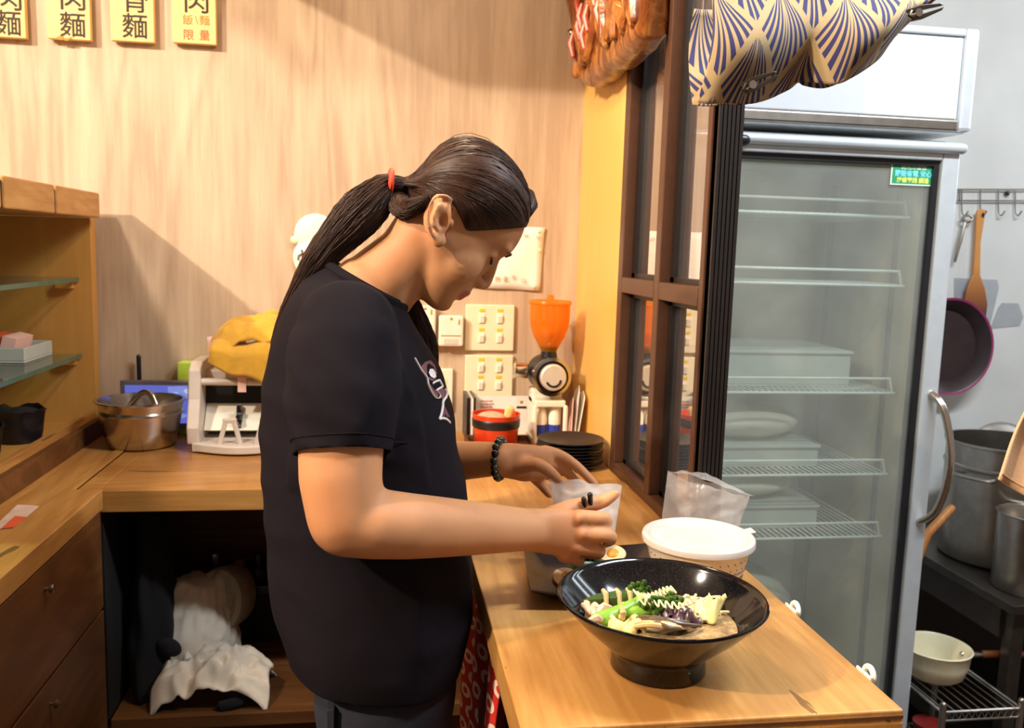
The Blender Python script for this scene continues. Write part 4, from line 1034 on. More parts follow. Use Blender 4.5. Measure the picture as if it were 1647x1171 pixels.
# wire shelves
SHX0, SHX1, SHY0, SHY1 = FX0+.05, FX1-.056, 1.995, 2.44
for z in (1.556, 1.388, 1.120, .911, .747):
    rl = M(); 
    for yy, zz_ in ((SHY0, z), (SHY0+.004, z+.036), (SHY1, z)): rl.tube([(SHX0, yy, zz_), (SHX1-(.012 if zz_ > z else 0), yy, zz_)], .0034, 8)
    rl.tube([(SHX1-.012, SHY0+.004, z+.036), (SHX1-.006, SHY0, z)], .003, 6)
    rl.tube([(SHX0, SHY0, z), (SHX0, SHY1, z)], .003, 6); rl.tube([(SHX1, SHY0, z), (SHX1, SHY1, z)], .003, 6)
    rl = rl.build('shelf_rail', WIREW, fr)
    gd = M(); nb = 34
    for k in range(nb):
        x = SHX0+(SHX1-SHX0)*(k+.5)/nb; gd.tube([(x, SHY0, z+.003), (x, SHY1, z+.003)], .0023, 5, caps=False)
    g = gd.build('shelf_wires', WIREW, rl); g['kind'] = 'stuff'
stp = M()
for y in (2.05, 2.38): stp.box((FX1-.050, y, .32), (FX1-.0435, y+.016, 1.66))
stp.build('shelf_post', STEELDK, fr, smooth=0)
# things in the fridge
def fridge_tray(x0, x1, z, h, lab):
    t = thing('food_tray', lab, 'tray', ((x0+x1)/2, 2.2, z)); 
    M().box((x0, 2.06, z), (x1, 2.36, z+.005)).box((x0, 2.06, z+.005), (x1, 2.065, z+h)).box((x0, 2.355, z+.005), (x1, 2.36, z+h)).box((x0, 2.065, z+.005), (x0+.005, 2.355, z+h)).box((x1-.005, 2.065, z+.005), (x1, 2.355, z+h)).build('tray_body', TRAYW, t, smooth=0, bevel=.002)
    M().box((x0-.004, 2.054, z+h), (x1+.004, 2.366, z+h+.008)).build('tray_lid', TRAYW, t, smooth=0, bevel=.002); return t
fridge_tray(.78, 1.19, 1.1245, .085, 'frosted food tray on the third fridge shelf')
fridge_tray(.78, 1.12, .9155, .050, 'frosted food tray on the fourth fridge shelf under the white bag')
fridge_tray(.78, 1.13, .7515, .055, 'frosted food tray on the lowest fridge shelf')
PBAG = plain('white_poly_bag', '#d9d6c8', .35, 0, .1, 14, .4)
def poly_bag(c, rx, ry, h, lab, seed):
    t = thing('white_poly_bag', lab, 'bag', c)
    rings = []
    for j in range(13):
        v = j/12; q = math.sin(PI*(.12+.86*v))**.6
        rings.append([(c[0]+rx*q*(1+.13*mnoise.noise((math.cos(2*PI*k/30)*2, math.sin(2*PI*k/30)*2, v*4+seed)))*math.cos(2*PI*k/30), c[1]+ry*q*math.sin(2*PI*k/30), c[2]+h*v) for k in range(30)])
    M().loft(rings).build('bag', PBAG, t, smooth=180)
poly_bag((.96, 2.20, .9745), .16, .12, .09, 'white plastic bag of food on the fourth fridge shelf', 1)
poly_bag((.96, 2.20, .8155), .15, .11, .07, 'white plastic bag of food on the lowest fridge shelf', 6)
poly_bag((1.00, 2.22, .301), .17, .15, .30, 'large white plastic bag on the fridge floor', 3)
t = thing('small_clear_box', 'small clear box standing on the fridge floor at the right', 'box', (1.16, 2.10, .301))
M().box((1.10, 2.05, .301), (1.20, 2.16, .345)).build('box', TRAYW, t, smooth=0, bevel=.003)
M().box((1.097, 2.047, .345), (1.203, 2.163, .352)).build('lid', FRWHITE, t, smooth=0, bevel=.002)
t = thing('orange_packet', 'orange packet at the back of the second fridge shelf', 'packet', (.86, 2.40, 1.391))
M().box((.845, 2.395, 1.391), (.885, 2.42, 1.435)).build('packet', plain('orange_card', '#b07038', .5), t, smooth=0, bevel=.002)

# white loops fixed at the right edge of the counter
for k, (px, py, lab) in enumerate(((1268, 978, 'small white cup hook peeping over the right counter edge, nearer the takeout bowl'), (1392, 1082, 'small white cup hook peeping over the right counter edge, nearer the front corner'))):
    c = az(px, py, CT); c.x = .587
    t = thing('white_hook', lab, 'hook', c)
    M().box((.5855, c.y-.016, CT-.04), (.5885, c.y+.016, CT+.002)).build('hook_plate', WHITEPL, t, smooth=0, bevel=.001)
    M().tube([(.594, c.y+.010*math.cos(a), CT-.003+.010*math.sin(a)) for a in [2*PI*q/16 for q in range(16)]], .0036, 8, closed=True).build('hook_ring', WHITEPL, t)

# ------------------------------------------------------------------ kitchen wall right of the fridge
KY = 2.62
t = thing('hook_rack', 'wire hook rack on the white kitchen wall', 'rack', ay(1600, 320, KY))
rk = M()
for py in (305, 323):
    a, b = ay(1540, py, KY-.012), ay(1700, py, KY-.012); rk.tube([a, b], .0028, 6)
rk.tube([ay(1543, 305, KY-.012), ay(1543, 323, KY-.012)], .0028, 6)
rk.build('rack_wire', STEELDK, t)
for px in (1547, 1577, 1606, 1633, 1660):
    a = ay(px, 305, KY-.012); b = ay(px, 338, KY-.014); c_ = ay(px+4, 347, KY-.022); d = ay(px+10, 340, KY-.030)
    M().tube(spline([a, b, c_, d], 9), .0024, 6).build('hook', STEELDK, t)
M().lathe([(.008, 0), (.008, .006), (0, .008)], 12, ay(1619, 311, KY-.006), frame_from((0,-1,0))).build('screw_cap', BLACKPL, t)
t = thing('wooden_spatula', 'dark tipped wooden spatula hanging on the hook rack', 'spatula', ay(1578, 340, KY-.03))
SPAT, tsp, bsp = base_mat('scorched_spatula_wood')
zz_ = tsp.sep(tsp.coord('Object'))
tsp.l.new(tsp.ramp(tsp.math('ADD', tsp.math('MULTIPLY', zz_[2], 3.0), 1.12), [(.10, srgb('#3e2418')), (.32, srgb('#8e5428')), (.6, srgb('#bd7f40'))]), bsp.inputs['Base Color']); bsp.inputs['Roughness'].default_value = .5
def sp_outline():
    L = [(1573, 338), (1571, 345), (1569, 390), (1566, 440), (1556, 465), (1552, 485), (1560, 502), (1574, 513), (1586, 512), (1589, 490), (1585, 465), (1577, 442), (1578, 390), (1585, 345), (1587, 338), (1580, 336)]
    return [ay(x, y, KY-.030) for x, y in L]
M().prism(sp_outline(), (0, 0, 0), (0, .010, 0)).build('paddle', SPAT, t, smooth=0, bevel=.003)
M().lathe([(.005, 0), (.005, .002), (0, .0021)], 12, ay(1581, 346, KY-.0305), frame_from((0,-1,0)), sy=1.5).build('hang_hole', DARK, t)
t = thing('bottle_opener', 'steel opener with an oval ring hanging on the hook rack', 'opener', ay(1555, 350, KY-.03))
cc = ay(1556, 352, KY-.025)
M().tube([cc+Vector((.016*math.cos(a), 0, .011*math.sin(a))) for a in [2*PI*k/16 for k in range(16)]], .004, 7, closed=True).build('ring', STEELDK, t)
M().tube([ay(1552, 358, KY-.025), ay(1545, 385, KY-.025), ay(1536, 420, KY-.025)], [.005, .006, .004], 8).build('shaft', STEELDK, t)
# flat grey patches with ragged edges on the wall
PATCHGREY = plain('grey_patch_sheet', '#a4a8ac', .45, .25, .1, 12)
t = thing('wall_patch', 'flat grey patches on the kitchen wall behind the spatula', 'grey_patch', ay(1590, 490, KY))
def grey_patch(L): M().prism([ay(x, y, KY-.002) for x, y in L], (0, 0, 0), (0, .0015, 0)).build('patch_piece', PATCHGREY, t, smooth=0)
grey_patch([(1535, 447), (1604, 450), (1607, 462), (1598, 500), (1592, 525), (1580, 530), (1535, 522)]); grey_patch([(1606, 495), (1612, 487), (1638, 488), (1646, 510), (1640, 524), (1600, 528), (1580, 530), (1594, 526)])
# purple pan hanging on the wall
PANR = plain('purple_enamel', '#8a2c58', .3, 0, .1, coat=.3); PANIN = plain('pan_inside', '#2a1a1c', .4, 0, .2, 30)
pc_ = ay(1524, 557, KY-.05)
t = thing('hanging_pan', 'purple rimmed frying pan hanging on the kitchen wall beside the fridge', 'pan', pc_)
Rp = frame_from((-.18, -1, .05))
M().lathe([(0, -.03), (.10, -.03), (.130, .015), (.137, .018), (.137, .022), (.130, .020)], 48, pc_, Rp, cap0=False, cap1=False, sy=1.15).build('pan_body', PANR, t)
M().lathe([(.131, .0205), (.128, .019), (.100, -.022), (0, -.024)], 48, pc_, Rp, cap0=False, cap1=False, sy=1.15).build('cooking_surface', PANIN, t)
M().tube([pc_+Vector((-.02, .02, .155)), pc_+Vector((-.03, .025, .30))], .012, 8).build('pan_handle', BLACKPL, t)

# stove table, stock pot, lid, lower shelf
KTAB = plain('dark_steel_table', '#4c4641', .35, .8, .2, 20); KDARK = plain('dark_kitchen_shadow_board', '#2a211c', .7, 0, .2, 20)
t = thing('steel_table', 'dark steel kitchen table carrying the stock pot', 'table', (1.95, 2.2, 0))
M().box((1.574, 1.875, .575), (2.50, 2.60, .600)).build('table_top', KTAB, t, smooth=0, bevel=.003)
for x in (1.60, 2.44):
    for y in (1.90, 2.56): M().box((x, y, 0), (x+.035, y+.035, .575)).build('leg', KTAB, t, smooth=0, bevel=.002)
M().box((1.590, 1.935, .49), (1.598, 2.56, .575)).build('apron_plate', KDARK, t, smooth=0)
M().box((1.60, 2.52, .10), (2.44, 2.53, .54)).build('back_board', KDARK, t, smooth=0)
M().box((1.60, 1.90, .12), (2.44, 2.56, .135)).build('lower_shelf', KTAB, t, smooth=0)
pc_ = Vector((1.79, 2.22, .601))
t = thing('stock_pot', 'tall steel stock pot on the dark table right of the fridge', 'pot', pc_)
M().lathe([(0, 0), (.150, 0), (.158, .006), (.160, .012), (.160, .335), (.166, .338), (.166, .344), (.157, .344), (.155, .02), (0, .012)], 56, pc_, cap0=False, cap1=False).build('pot_body', STEELDK, t, smooth=60)
M().lathe([(.1605, .270), (.164, .273), (.164, .279), (.1605, .282)], 56, pc_, cap0=False, cap1=False).build('pot_band', STEELDK, t)
for a0 in (PI*1.15, PI*.15):
    dv = Vector((math.cos(a0), math.sin(a0), 0)); sd = Vector((-dv.y, dv.x, 0)); c = pc_+dv*.16+Vector((0, 0, .26))
    M().tube(spline([c-sd*.05, c-sd*.045+dv*.035, c+sd*.045+dv*.035, c+sd*.05], 14), .006, 8).build('pot_handle', STEELDK, t)
M().lathe([(.006, 0), (.006, .004), (0, .006)], 10, pc_+Vector((-.02, -.160, .315)), frame_from((0, -1, 0))).build('rivet', STEEL, t)
lc = ay(1612, 745, 2.47)
t = thing('pot_lid', 'round steel pot lid leaning on the wall behind the stock pot', 'lid', lc)
Rl = frame_from((-.1, -1, .25))
M().lathe([(0, .022), (.05, .02), (.10, .012), (.120, .002), (.130, 0), (.132, .004), (.120, .006), (.10, .016), (0, .026)], 48, lc, Rl, cap0=False, cap1=False).build('lid_disc', STEELDK, t)
M().tube([lc+Rl@Vector((-.03, 0, .024)), lc+Rl@Vector((-.02, 0, .05)), lc+Rl@Vector((.02, 0, .05)), lc+Rl@Vector((.03, 0, .024))], .005, 8).build('lid_knob', STEELDK, t)
pc_ = ay(1660, 880, 1.98); pc_.z = .601
t = thing('small_pot', 'steel pot cut by the picture edge right of the stock pot', 'pot', pc_)
M().lathe([(0, 0), (.085, 0), (.088, .006), (.088, .20), (.093, .204), (.088, .206), (.084, .2), (.084, .01), (0, .008)], 40, pc_, cap0=False, cap1=False).build('pot_body', STEELDK, t)
t = thing('wooden_ladle', 'wooden ladle handle leaning between the fridge and the stock pot', 'ladle', (1.372, 2.05, .42))
a, b = ay(1492, 858, 2.06), ay(1530, 818, 2.08); RZL = ay(1500, 1092, 1.96).z+.03
M().tube([(1.372, 2.05, RZL), (1.385, 2.05, RZL+.15), a, b], [.010, .011, .012, .011], 10).build('handle', SPOONWOOD, t)
M().sphere((1.372, 2.05, RZL-.003), (.018, .012, .022), 12, 8).build('scoop', SPOONWOOD, t)

# wire rack with the saucepan and tools
t = thing('wire_rack', 'low chrome wire rack standing beside the fridge', 'rack', (1.45, 1.86, 0))
RX0, RX1, RY0, RY1 = 1.352, 1.562, 1.80, 2.12
def rack_level(z):
    r = M()
    for y in (RY0, RY1): r.tube([(RX0, y, z), (RX1, y, z)], .004, 6); r.tube([(RX0, y, z-.022), (RX1, y, z-.022)], .003, 6)
    for x in (RX0, RX1): r.tube([(x, RY0, z), (x, RY1, z)], .004, 6)
    for k in range(9): x = RX0+(RX1-RX0)*(k+.5)/9; r.tube([(x, RY0, z), (x, RY1, z)], .002, 5, caps=False)
    for k in range(12): x = RX0+(RX1-RX0)*k/12; r.tube([(x, RY0, z), (x+(RX1-RX0)/24, RY0, z-.022), (x+(RX1-RX0)/12, RY0, z)], .0018, 5, caps=False)
    return r.build('rack_shelf', STEELDK, t)
RZ = ay(1500, 1092, 1.96).z
rack_level(RZ); rack_level(RZ-.22)
for x in (RX0, RX1):
    for y in (RY0, RY1): M().tube([(x, y, 0), (x, y, RZ+.02)], .008, 8).build('rack_post', STEELDK, t)
pc_ = Vector((ay(1500, 1092, 1.97).x, 1.97, RZ+.0045))
CREAMEN = plain('cream_enamel', '#cfc7a8', .3, 0, .1, 12)
t = thing('saucepan', 'cream enamel saucepan with a brown wooden handle on the wire rack', 'saucepan', pc_)
M().lathe([(0, 0), (.058, .001), (.072, .012), (.082, .045), (.085, .078), (.089, .082), (.085, .084), (.080, .078), (.076, .045), (.066, .014), (0, .006)], 44, pc_, cap0=False, cap1=False).build('pan_body', CREAMEN, t, smooth=60)
h0 = pc_+Vector((.08, 0, .055)); hd_ = Vector((1, -.12, .02)).normalized()
M().tube([h0, h0+hd_*.055], .009, 10).build('handle_ferrule', STEEL, t)
M().tube([h0+hd_*.055, h0+hd_*.10, h0+hd_*.19], [.010, .0105, .009], 10).build('wooden_handle', HANDLEWOOD, t)
REDPL = plain('dark_red_plastic', '#7a1c18', .4, 0, .15)
for k, (x, y, z, mt, lab) in enumerate(((1.42, 1.94, RZ-.216, REDPL, 'dark red tub on the lower level of the wire rack'), (1.49, 1.86, RZ-.216, REDPL, 'dark red tub at the front of the wire rack'))):
    t = thing('red_tub', lab, 'tub', (x, y, z))
    M().lathe([(0, 0), (.030, 0), (.036, .10), (.038, .102), (.034, .1), (.028, .01), (0, .006)], 24, (x, y, z), cap0=False, cap1=False).build('tub_body', mt, t)
    M().lathe([(.038, .102), (.039, .108), (.03, .112), (0, .112)], 24, (x, y, z), cap0=False, cap1=False).build('tub_lid', REDPL, t)
t = thing('red_kettle', 'dark red kettle below the steel table at the picture edge', 'kettle', (1.86, 1.98, .136))
M().lathe([(0, 0), (.07, 0), (.085, .02), (.085, .09), (.06, .13), (.02, .145), (0, .15)], 32, (1.86, 1.98, .136), cap0=False, cap1=False).build('kettle_body', REDPL, t)
M().tube(spline([(1.80, 1.98, .27), (1.82, 1.98, .34), (1.90, 1.98, .34), (1.92, 1.98, .27)], 12), .007, 8).build('kettle_handle', BLACKPL, t)

# ------------------------------------------------------------------ hanging noren curtain, clipped up
NOR, tn, bn = base_mat('indigo_feather_print_cotton')
q = tn.sep(tn.coord('UV'))
def feather(tn, q):
    # staggered diamond cells, strokes fanning out from the top corner of every cell
    X = tn.math('MULTIPLY', q[0], 1.0); Y = q[1]
    A = tn.math('ADD', X, Y); B = tn.math('SUBTRACT', X, Y)
    fa = tn.math('SUBTRACT', A, tn.math('FLOOR', A)); fb = tn.math('SUBTRACT', B, tn.math('FLOOR', B))
    # cell coordinates: up axis t from the upper corner, side axis s
    s_ = tn.math('ABSOLUTE', tn.math('SUBTRACT', tn.math('ADD', fa, fb), 1.0))
    t_ = tn.math('MULTIPLY', tn.math('ADD', tn.math('SUBTRACT', fb, fa), 1.0), .5)      # 0 top .. 1 bottom
    th = tn.math('DIVIDE', s_, tn.math('ADD', tn.math('POWER', t_, 1.5), .05))
    fan = tn.math('FRACT', tn.math('ADD', tn.math('MULTIPLY', tn.math('POWER', th, .75), 2.6), .30))
    stroke = tn.math('GREATER_THAN', fan, .46)
    edge = tn.math('MINIMUM', tn.math('MINIMUM', fa, tn.math('SUBTRACT', 1.0, fa)), tn.math('MINIMUM', fb, tn.math('SUBTRACT', 1.0, fb)))
    ins = tn.math('GREATER_THAN', edge, .065)
    axis = tn.math('GREATER_THAN', s_, .03)
    return tn.math('MULTIPLY', tn.math('MULTIPLY', stroke, ins), axis)
tn.l.new(tn.mix(feather(tn, q), srgb('#a89068'), srgb('#2c2c5c')), bn.inputs['Base Color'])
bn.inputs['Roughness'].default_value = .9
wv = tn.noise(tn.coord('Object'), 700, 2); tn.l.new(tn.bump(wv, .15, .001), bn.inputs['Normal'])
NY = 1.10
nr = thing('noren_curtain', 'cream noren curtain with indigo feather print hanging at the upper right', 'curtain', ay(1300, 0, NY))
# lower outline, from left to right: px of the folded bottom edge
low = [(1119, 166), (1142, 167), (1175, 164), (1212, 165), (1245, 156), (1268, 143), (1284, 131), (1302, 134), (1338, 138), (1362, 128), (1395, 108), (1418, 90), (1440, 62), (1466, 36), (1490, 12)]
top = [(1146, -8), (1170, -8), (1200, -8), (1230, -8), (1256, -8), (1280, -8), (1300, -8), (1320, -8), (1345, -8), (1370, -8), (1395, -8), (1420, -8), (1445, -8), (1475, -8), (1500, -8)]
LO = [Vector(p) for p in spline([ay(x, y, NY-.02*math.sin(i*.9)) for i, (x, y) in enumerate(low)], 61)]
UP = [Vector(p) for p in spline([ay(x, y, NY) for x, y in top], 61)]
def nf(u, v):
    k = u*60; i = min(int(k), 59); f = k-i
    lo = LO[i]*(1-f)+LO[i+1]*f; up = UP[i]*(1-f)+UP[i+1]*f
    p = up*(1-v)+lo*v
    bulge = -.035*math.sin(PI*v)**1.2*(.6+.4*abs(math.sin(u*2*PI)))-.010*math.sin(u*9+v*2.5)*v
    return p+Vector((0, bulge, 0))
m = M().grid(nf, 60, 30)
for i in list(m.uv):
    x, y, z = m.v[i]; m.uv[i] = ((x-.50)/.088+.35*m.uv[i][1]*m.uv[i][0], (z-1.66)/.135)
m.build('front_fabric', NOR, nr, smooth=180, solid=.0015)
# folded back layer rising behind the front
def nb_f(u, v):
    k = u*60; i = min(int(k), 59); f = k-i
    lo = LO[i]*(1-f)+LO[i+1]*f; up = UP[i]*(1-f)+UP[i+1]*f
    return lo*(1-v)+up*v+Vector((.004*math.sin(u*20), .012+.055*math.sin(PI*v*.6)+.006*math.sin(u*13), 0))
m = M().grid(nb_f, 60, 16)
for i in list(m.uv):
    x, y, z = m.v[i]; m.uv[i] = ((x-.50)/.10+.3, (z-1.66)/.12+.4)
m.build('folded_back_fabric', NOR, nr, smooth=180, solid=.0015)
# rolled fold along the right lower edge
fl = [ay(1284, 128, NY-.045), ay(1335, 132, NY-.05), ay(1380, 112, NY-.05), ay(1420, 82, NY-.045), ay(1445, 52, NY-.04)]
def clip(px, py, ang, lab):
    c = ay(px, py, NY-.052); t = thing('hair_clip', lab, 'clip', c, 'metal clips on the curtain')
    R_ = Matrix.Rotation(-ang, 3, 'Y')
    GM = MATS['clip_metal'] if 'clip_metal' in MATS else plain('clip_metal', '#5a5046', .3, .9, .1)
    for sg in (-1, 1):
        M().prism([c+R_@Vector(p) for p in ((-.024, 0, .0075*sg), (-.006, 0, .0085*sg), (.020, 0, .0045*sg), (.024, 0, .001*sg), (.0, 0, .002*sg), (-.022, 0, .003*sg))], (0, -.004, 0), (0, .004, 0)).build('clip_jaw', GM, t, smooth=0, bevel=.0008)
    M().lathe([(.005, -.006), (.005, .006)], 14, c+R_@Vector((-.012, 0, 0)), frame_from((0, 1, 0))).build('spring', STEEL, t)
    M().tube([c+R_@Vector((-.020, -.003, -.004)), c+R_@Vector((-.027, -.006, 0)), c+R_@Vector((-.020, -.003, .004))], .0018, 6).build('lever', GM, t)
clip(1222, 131, .45, 'metal clip on the left gather of the noren curtain'); clip(1488, 18, .30, 'metal clip on the right gather of the noren curtain')
# neighbouring cloth corner at the right picture edge
PEACH = plain('peach_cotton', '#dcb088', .9, 0, .04, 400, .15)
t = thing('peach_cloth', 'peach cloth corner hanging in at the right picture edge', 'cloth', ay(1647, 700, .9))
a, b, c_, d = ay(1662, 640, .9), ay(1604, 770, .9), ay(1640, 795, .9), ay(1760, 650, .9)
e_ = ay(1730, 850, .9)
def pf2(u, v):
    p = (a*(1-u)+d*u)*(1-v)+(b*(1-u)+e_*u)*v
    return p+Vector((0, .006*math.sin(u*9)+.004*math.sin(v*4), 0))
M().grid(pf2, 20, 20).build('fabric', PEACH, t, smooth=180, solid=.003)
M().tube([pf2(u/10, .93)+Vector((0, -.0022, 0)) for u in range(11)], .0009, 5).build('hem_stitch', plain('peach_stitch', '#b98c64', .9), t)
# ================================================================== the person
PY_ = 1.27                     # depth of the body's middle plane
PR = thing('person', 'woman with a long ponytail in a dark T-shirt bending over the counter with chopsticks', 'person', (-.03, PY_, 0))

# ---- skin, hair, cloth
SKIN, tk, bk = base_mat('warm_skin')
n1 = tk.noise(tk.coord('Object'), 9, 3, .5); n2 = tk.noise(tk.coord('Object'), 160, 3, .6)
tk.l.new(tk.mix(tk.math('MULTIPLY', n2, .25), tk.ramp(n1, [(.3, srgb('#bf845a')), (.7, srgb('#cc966a'))]), srgb('#ae7350')), bk.inputs['Base Color'])
bk.inputs['Roughness'].default_value = .56; bk.inputs['Specular IOR Level'].default_value = .3
bk.inputs['Subsurface Weight'].default_value = .18; bk.inputs['Subsurface Radius'].default_value = (.010, .004, .002); bk.inputs['Subsurface Scale'].default_value = .5
tk.l.new(tk.bump(n2, .05, .001), bk.inputs['Normal'])
LIP = plain('lip_skin', '#b8645a', .38, 0, .08, 80, sss=.15)
HAIR, th, bh = base_mat('dark_brown_hair')
uvh = th.map(th.coord('UV'), (150, 2.2, 1)); nh = th.noise(uvh, 1.0, 4, .6)
th.l.new(th.ramp(nh, [(.30, srgb('#1c0f09')), (.55, srgb('#382013')), (.75, srgb('#5c3822'))]), bh.inputs['Base Color'])
bh.inputs['Roughness'].default_value = .5; bh.inputs['Specular IOR Level'].default_value = .3
th.l.new(th.bump(nh, .55, .004), bh.inputs['Normal'])
STRAND = plain('hair_strand', '#321c11', .45, 0, .5, 60, spec=.35)
SHIRT, tsh, bsh = base_mat('navy_black_jersey')
n1 = tsh.noise(tsh.coord('Object'), 500, 2); n2 = tsh.noise(tsh.coord('Object'), 7, 2)
tsh.l.new(tsh.mix(n2, srgb('#100c11'), srgb('#171219')), bsh.inputs['Base Color']); bsh.inputs['Roughness'].default_value = .88
bsh.inputs['Specular IOR Level'].default_value = .12
tsh.l.new(tsh.bump(n1, .2, .0008), bsh.inputs['Normal'])
JEANS = plain('dark_denim', '#181b28', .85, 0, .2, 300, .15)

def remesh(m, voxel):
    me = bpy.data.meshes.new('tmp'); me.from_pydata(m.v, [], m.f)
    o = bpy.data.objects.new('tmp', me); COL.objects.link(o)
    md = o.modifiers.new('R', 'REMESH'); md.mode = 'VOXEL'; md.voxel_size = voxel
    dg = bpy.context.evaluated_depsgraph_get(); dg.update()
    r = bpy.data.meshes.new_from_object(o.evaluated_get(dg))
    bpy.data.objects.remove(o); bpy.data.meshes.remove(me)
    n = len(r.vertices); V = np.empty(n*3); r.vertices.foreach_get('co', V); V = V.reshape(-1, 3)
    E = np.empty(len(r.edges)*2, dtype=np.int64); r.edges.foreach_get('vertices', E); E = E.reshape(-1, 2)
    return r, V, E
def relax(V, E, its, wfun=None, lam=.5):
    n = len(V); deg = np.bincount(E.ravel(), minlength=n).astype(float)[:, None]; deg[deg == 0] = 1
    for k in range(its):
        S = np.zeros_like(V)
        for c in range(3):
            S[:, c] = np.bincount(E[:, 0], V[E[:, 1], c], n)+np.bincount(E[:, 1], V[E[:, 0], c], n)
        L = S/deg-V
        V = V+L*(lam if wfun is None else (lam*wfun(k)))
    return V
def to_obj(me, V, name, mats, parent):
    V = V-np.array(WORLD(parent))
    me.vertices.foreach_set('co', V.ravel()); me.update(); me.name = name
    me.materials.clear()
    for m_ in mats: me.materials.append(m_)
    me.polygons.foreach_set('use_smooth', [True]*len(me.polygons))
    o = bpy.data.objects.new(name, me); COL.objects.link(o); o.parent = parent
    return o
def P(px, py, Y=PY_): return ay(px, py, Y)

# ---- head frame: face turned a little away from the camera and bent down over the food
TH, PS = math.radians(43), math.radians(8)
hf = Vector((math.cos(PS)*math.cos(TH), math.sin(PS)*math.cos(TH), -math.sin(TH)))
hu = Vector((math.cos(PS)*math.sin(TH), math.sin(PS)*math.sin(TH), math.cos(TH)))
hl = Vector((-math.sin(PS), math.cos(PS), 0))
HC = P(709, 358, PY_-.07) + hl*.070 + Vector((.022, 0, 0))
HS = .945
def H(x, y, z): return HC + (hf*x + hl*y + hu*z)*HS
HR = Matrix(((hf.x, hl.x, hu.x), (hf.y, hl.y, hu.y), (hf.z, hl.z, hu.z)))

def spow(c, e): return math.copysign(abs(c)**e, c)
head_rows = [(-.107, .076, .038, .014), (-.101, .086, .022, .026), (-.090, .0905, .008, .038), (-.076, .0885, -.004, .048), (-.060, .088, -.014, .055), (-.045, .091, -.03, .061),
             (-.025, .093, -.050, .0660), (-.005, .0925, -.062, .0685), (.012, .0915, -.070, .069), (.026, .099, -.074, .071), (.040, .103, -.076, .0725), (.055, .101, -.078, .0735),
             (.072, .096, -.078, .0735), (.090, .086, -.073, .070), (.106, .069, -.060, .060), (.117, .044, -.040, .043), (.122, .014, -.014, .020)]
hm_local = []
for z, xf, xb, hw in head_rows:
    xc = (xf+xb)/2 if z < -.05 else -.004+ (xf+xb)*.12
    ring = []
    for k in range(56):
        a = 2*PI*k/56; c, s_ = math.cos(a), math.sin(a)
        e = 1.0
        ring.append((xc+((xf-xc) if c > 0 else (xc-xb))*spow(c, e), hw*spow(s_, .9), z))
    hm_local.append(ring)
mloc = M().loft(hm_local)
HB = BVHTree.FromPolygons([Vector(v) for v in mloc.v], mloc.f)
C0 = Vector((0, 0, .02))
def skull(d):
    d = d.normalized(); hit = HB.ray_cast(C0+d*.4, -d)
    return (hit[0]-C0).length if hit[0] is not None else .08

B = M()          # the whole body, later one continuous surface
B.loft([[H(*p) for p in r] for r in hm_local])
def hs(c, r, R=HR): B.sphere(H(*c), r, 18, 12, R)
def htube(pts, rad, n=10, **k): B.tube([H(*p) for p in pts], rad, n, **k)
# nose
htube([(.0935, 0, .016), (.0985, 0, .004), (.1035, 0, -.010), (.1075, 0, -.021)], [.0070, .0080, .0092, .0098])
hs((.1060, 0, -.0255), (.0100, .0112, .0092))
for s_ in (-1, 1):
    hs((.098, .0120*s_, -.0300), (.0105, .0075, .0078))
    hs((.046, .036*s_, -.032), (.036, .026, .040))          # cheek
    hs((.086, .023*s_, .033), (.0125, .024, .011))          # brow
    hs((.0765, .031*s_, .0105), (.0115, .0150, .0100))        # lidded eye
hs((.080, 0, -.052), (.0185, .026, .022)); hs((.0790, 0, -.089), (.0145, .020, .014))
lip_up = [(.0865, -.021, -.0585), (.0955, -.011, -.0545), (.0985, -.003, -.0520), (.0978, 0, -.0528), (.0985, .003, -.0520), (.0955, .011, -.0545), (.0865, .021, -.0585)]
lip_lo = [(.0855, -.019, -.0615), (.0925, -.009, -.0650), (.0942, 0, -.0662), (.0925, .009, -.0650), (.0855, .019, -.0615)]
htube(lip_up, [.0022, .0042, .0050, .0048, .0050, .0042, .0022]); htube(lip_lo, [.0022, .0046, .0055, .0046, .0022])
# ears
for s_ in (-1, 1):
    def ear(a, b, out=0.0):      # along the ear axis, towards the face, outwards
        ax_, az_ = -.56, .83
        a = a*.92; b = b*1.22
        x = -.020+a*ax_+b*az_; z = -.014+a*az_-b*ax_
        return (x, s_*(.069+.016*max(0, .016-b)/.034+out), z)
    hel = [ear(.006, .010, -.002), ear(.022, .016, .001), ear(.033, .010, .003), ear(.037, -.002, .003), ear(.031, -.014, .003), ear(.014, -.019, .003), ear(-.006, -.017, .002), ear(-.022, -.010, .001), ear(-.032, -.002, .001)]
    htube(spline(hel, 26), .0036, 8)
    htube(spline([ear(.022, .006), ear(.022, -.005, .001), ear(.008, -.010, .001), ear(-.010, -.007, 0), ear(-.017, .002, 0)], 14), .0034, 8)
    c = ear(.004, -.004, -.006)
    ea = Vector((-.56, 0, .83)); eb = Vector((.83, 0, .56)); 
    Re = Matrix(((ea.x, eb.x, 0), (0, 0, 1), (ea.z, eb.z, 0))); tl_ = Matrix.Rotation(s_*.42, 3, ea)
    B.sphere(H(*c), (.031, .0205, .0045), 18, 12, HR@(tl_@Re))
    hs(ear(-.001, .0125, .001), (.0055, .004, .0075)); hs(ear(-.0315, .002, .001), (.0105, .0058, .0105))
# neck
B.tube([H(-.012, 0, -.030), P(662, 412), P(630, 440), P(596, 472), P(570, 530)], [.050, .051, .053, .060, .075], 24)
htube([(.062, 0, -.096), (.028, 0, -.085), (.0, 0, -.075)], [.012, .030, .040], 18)       # under the chin

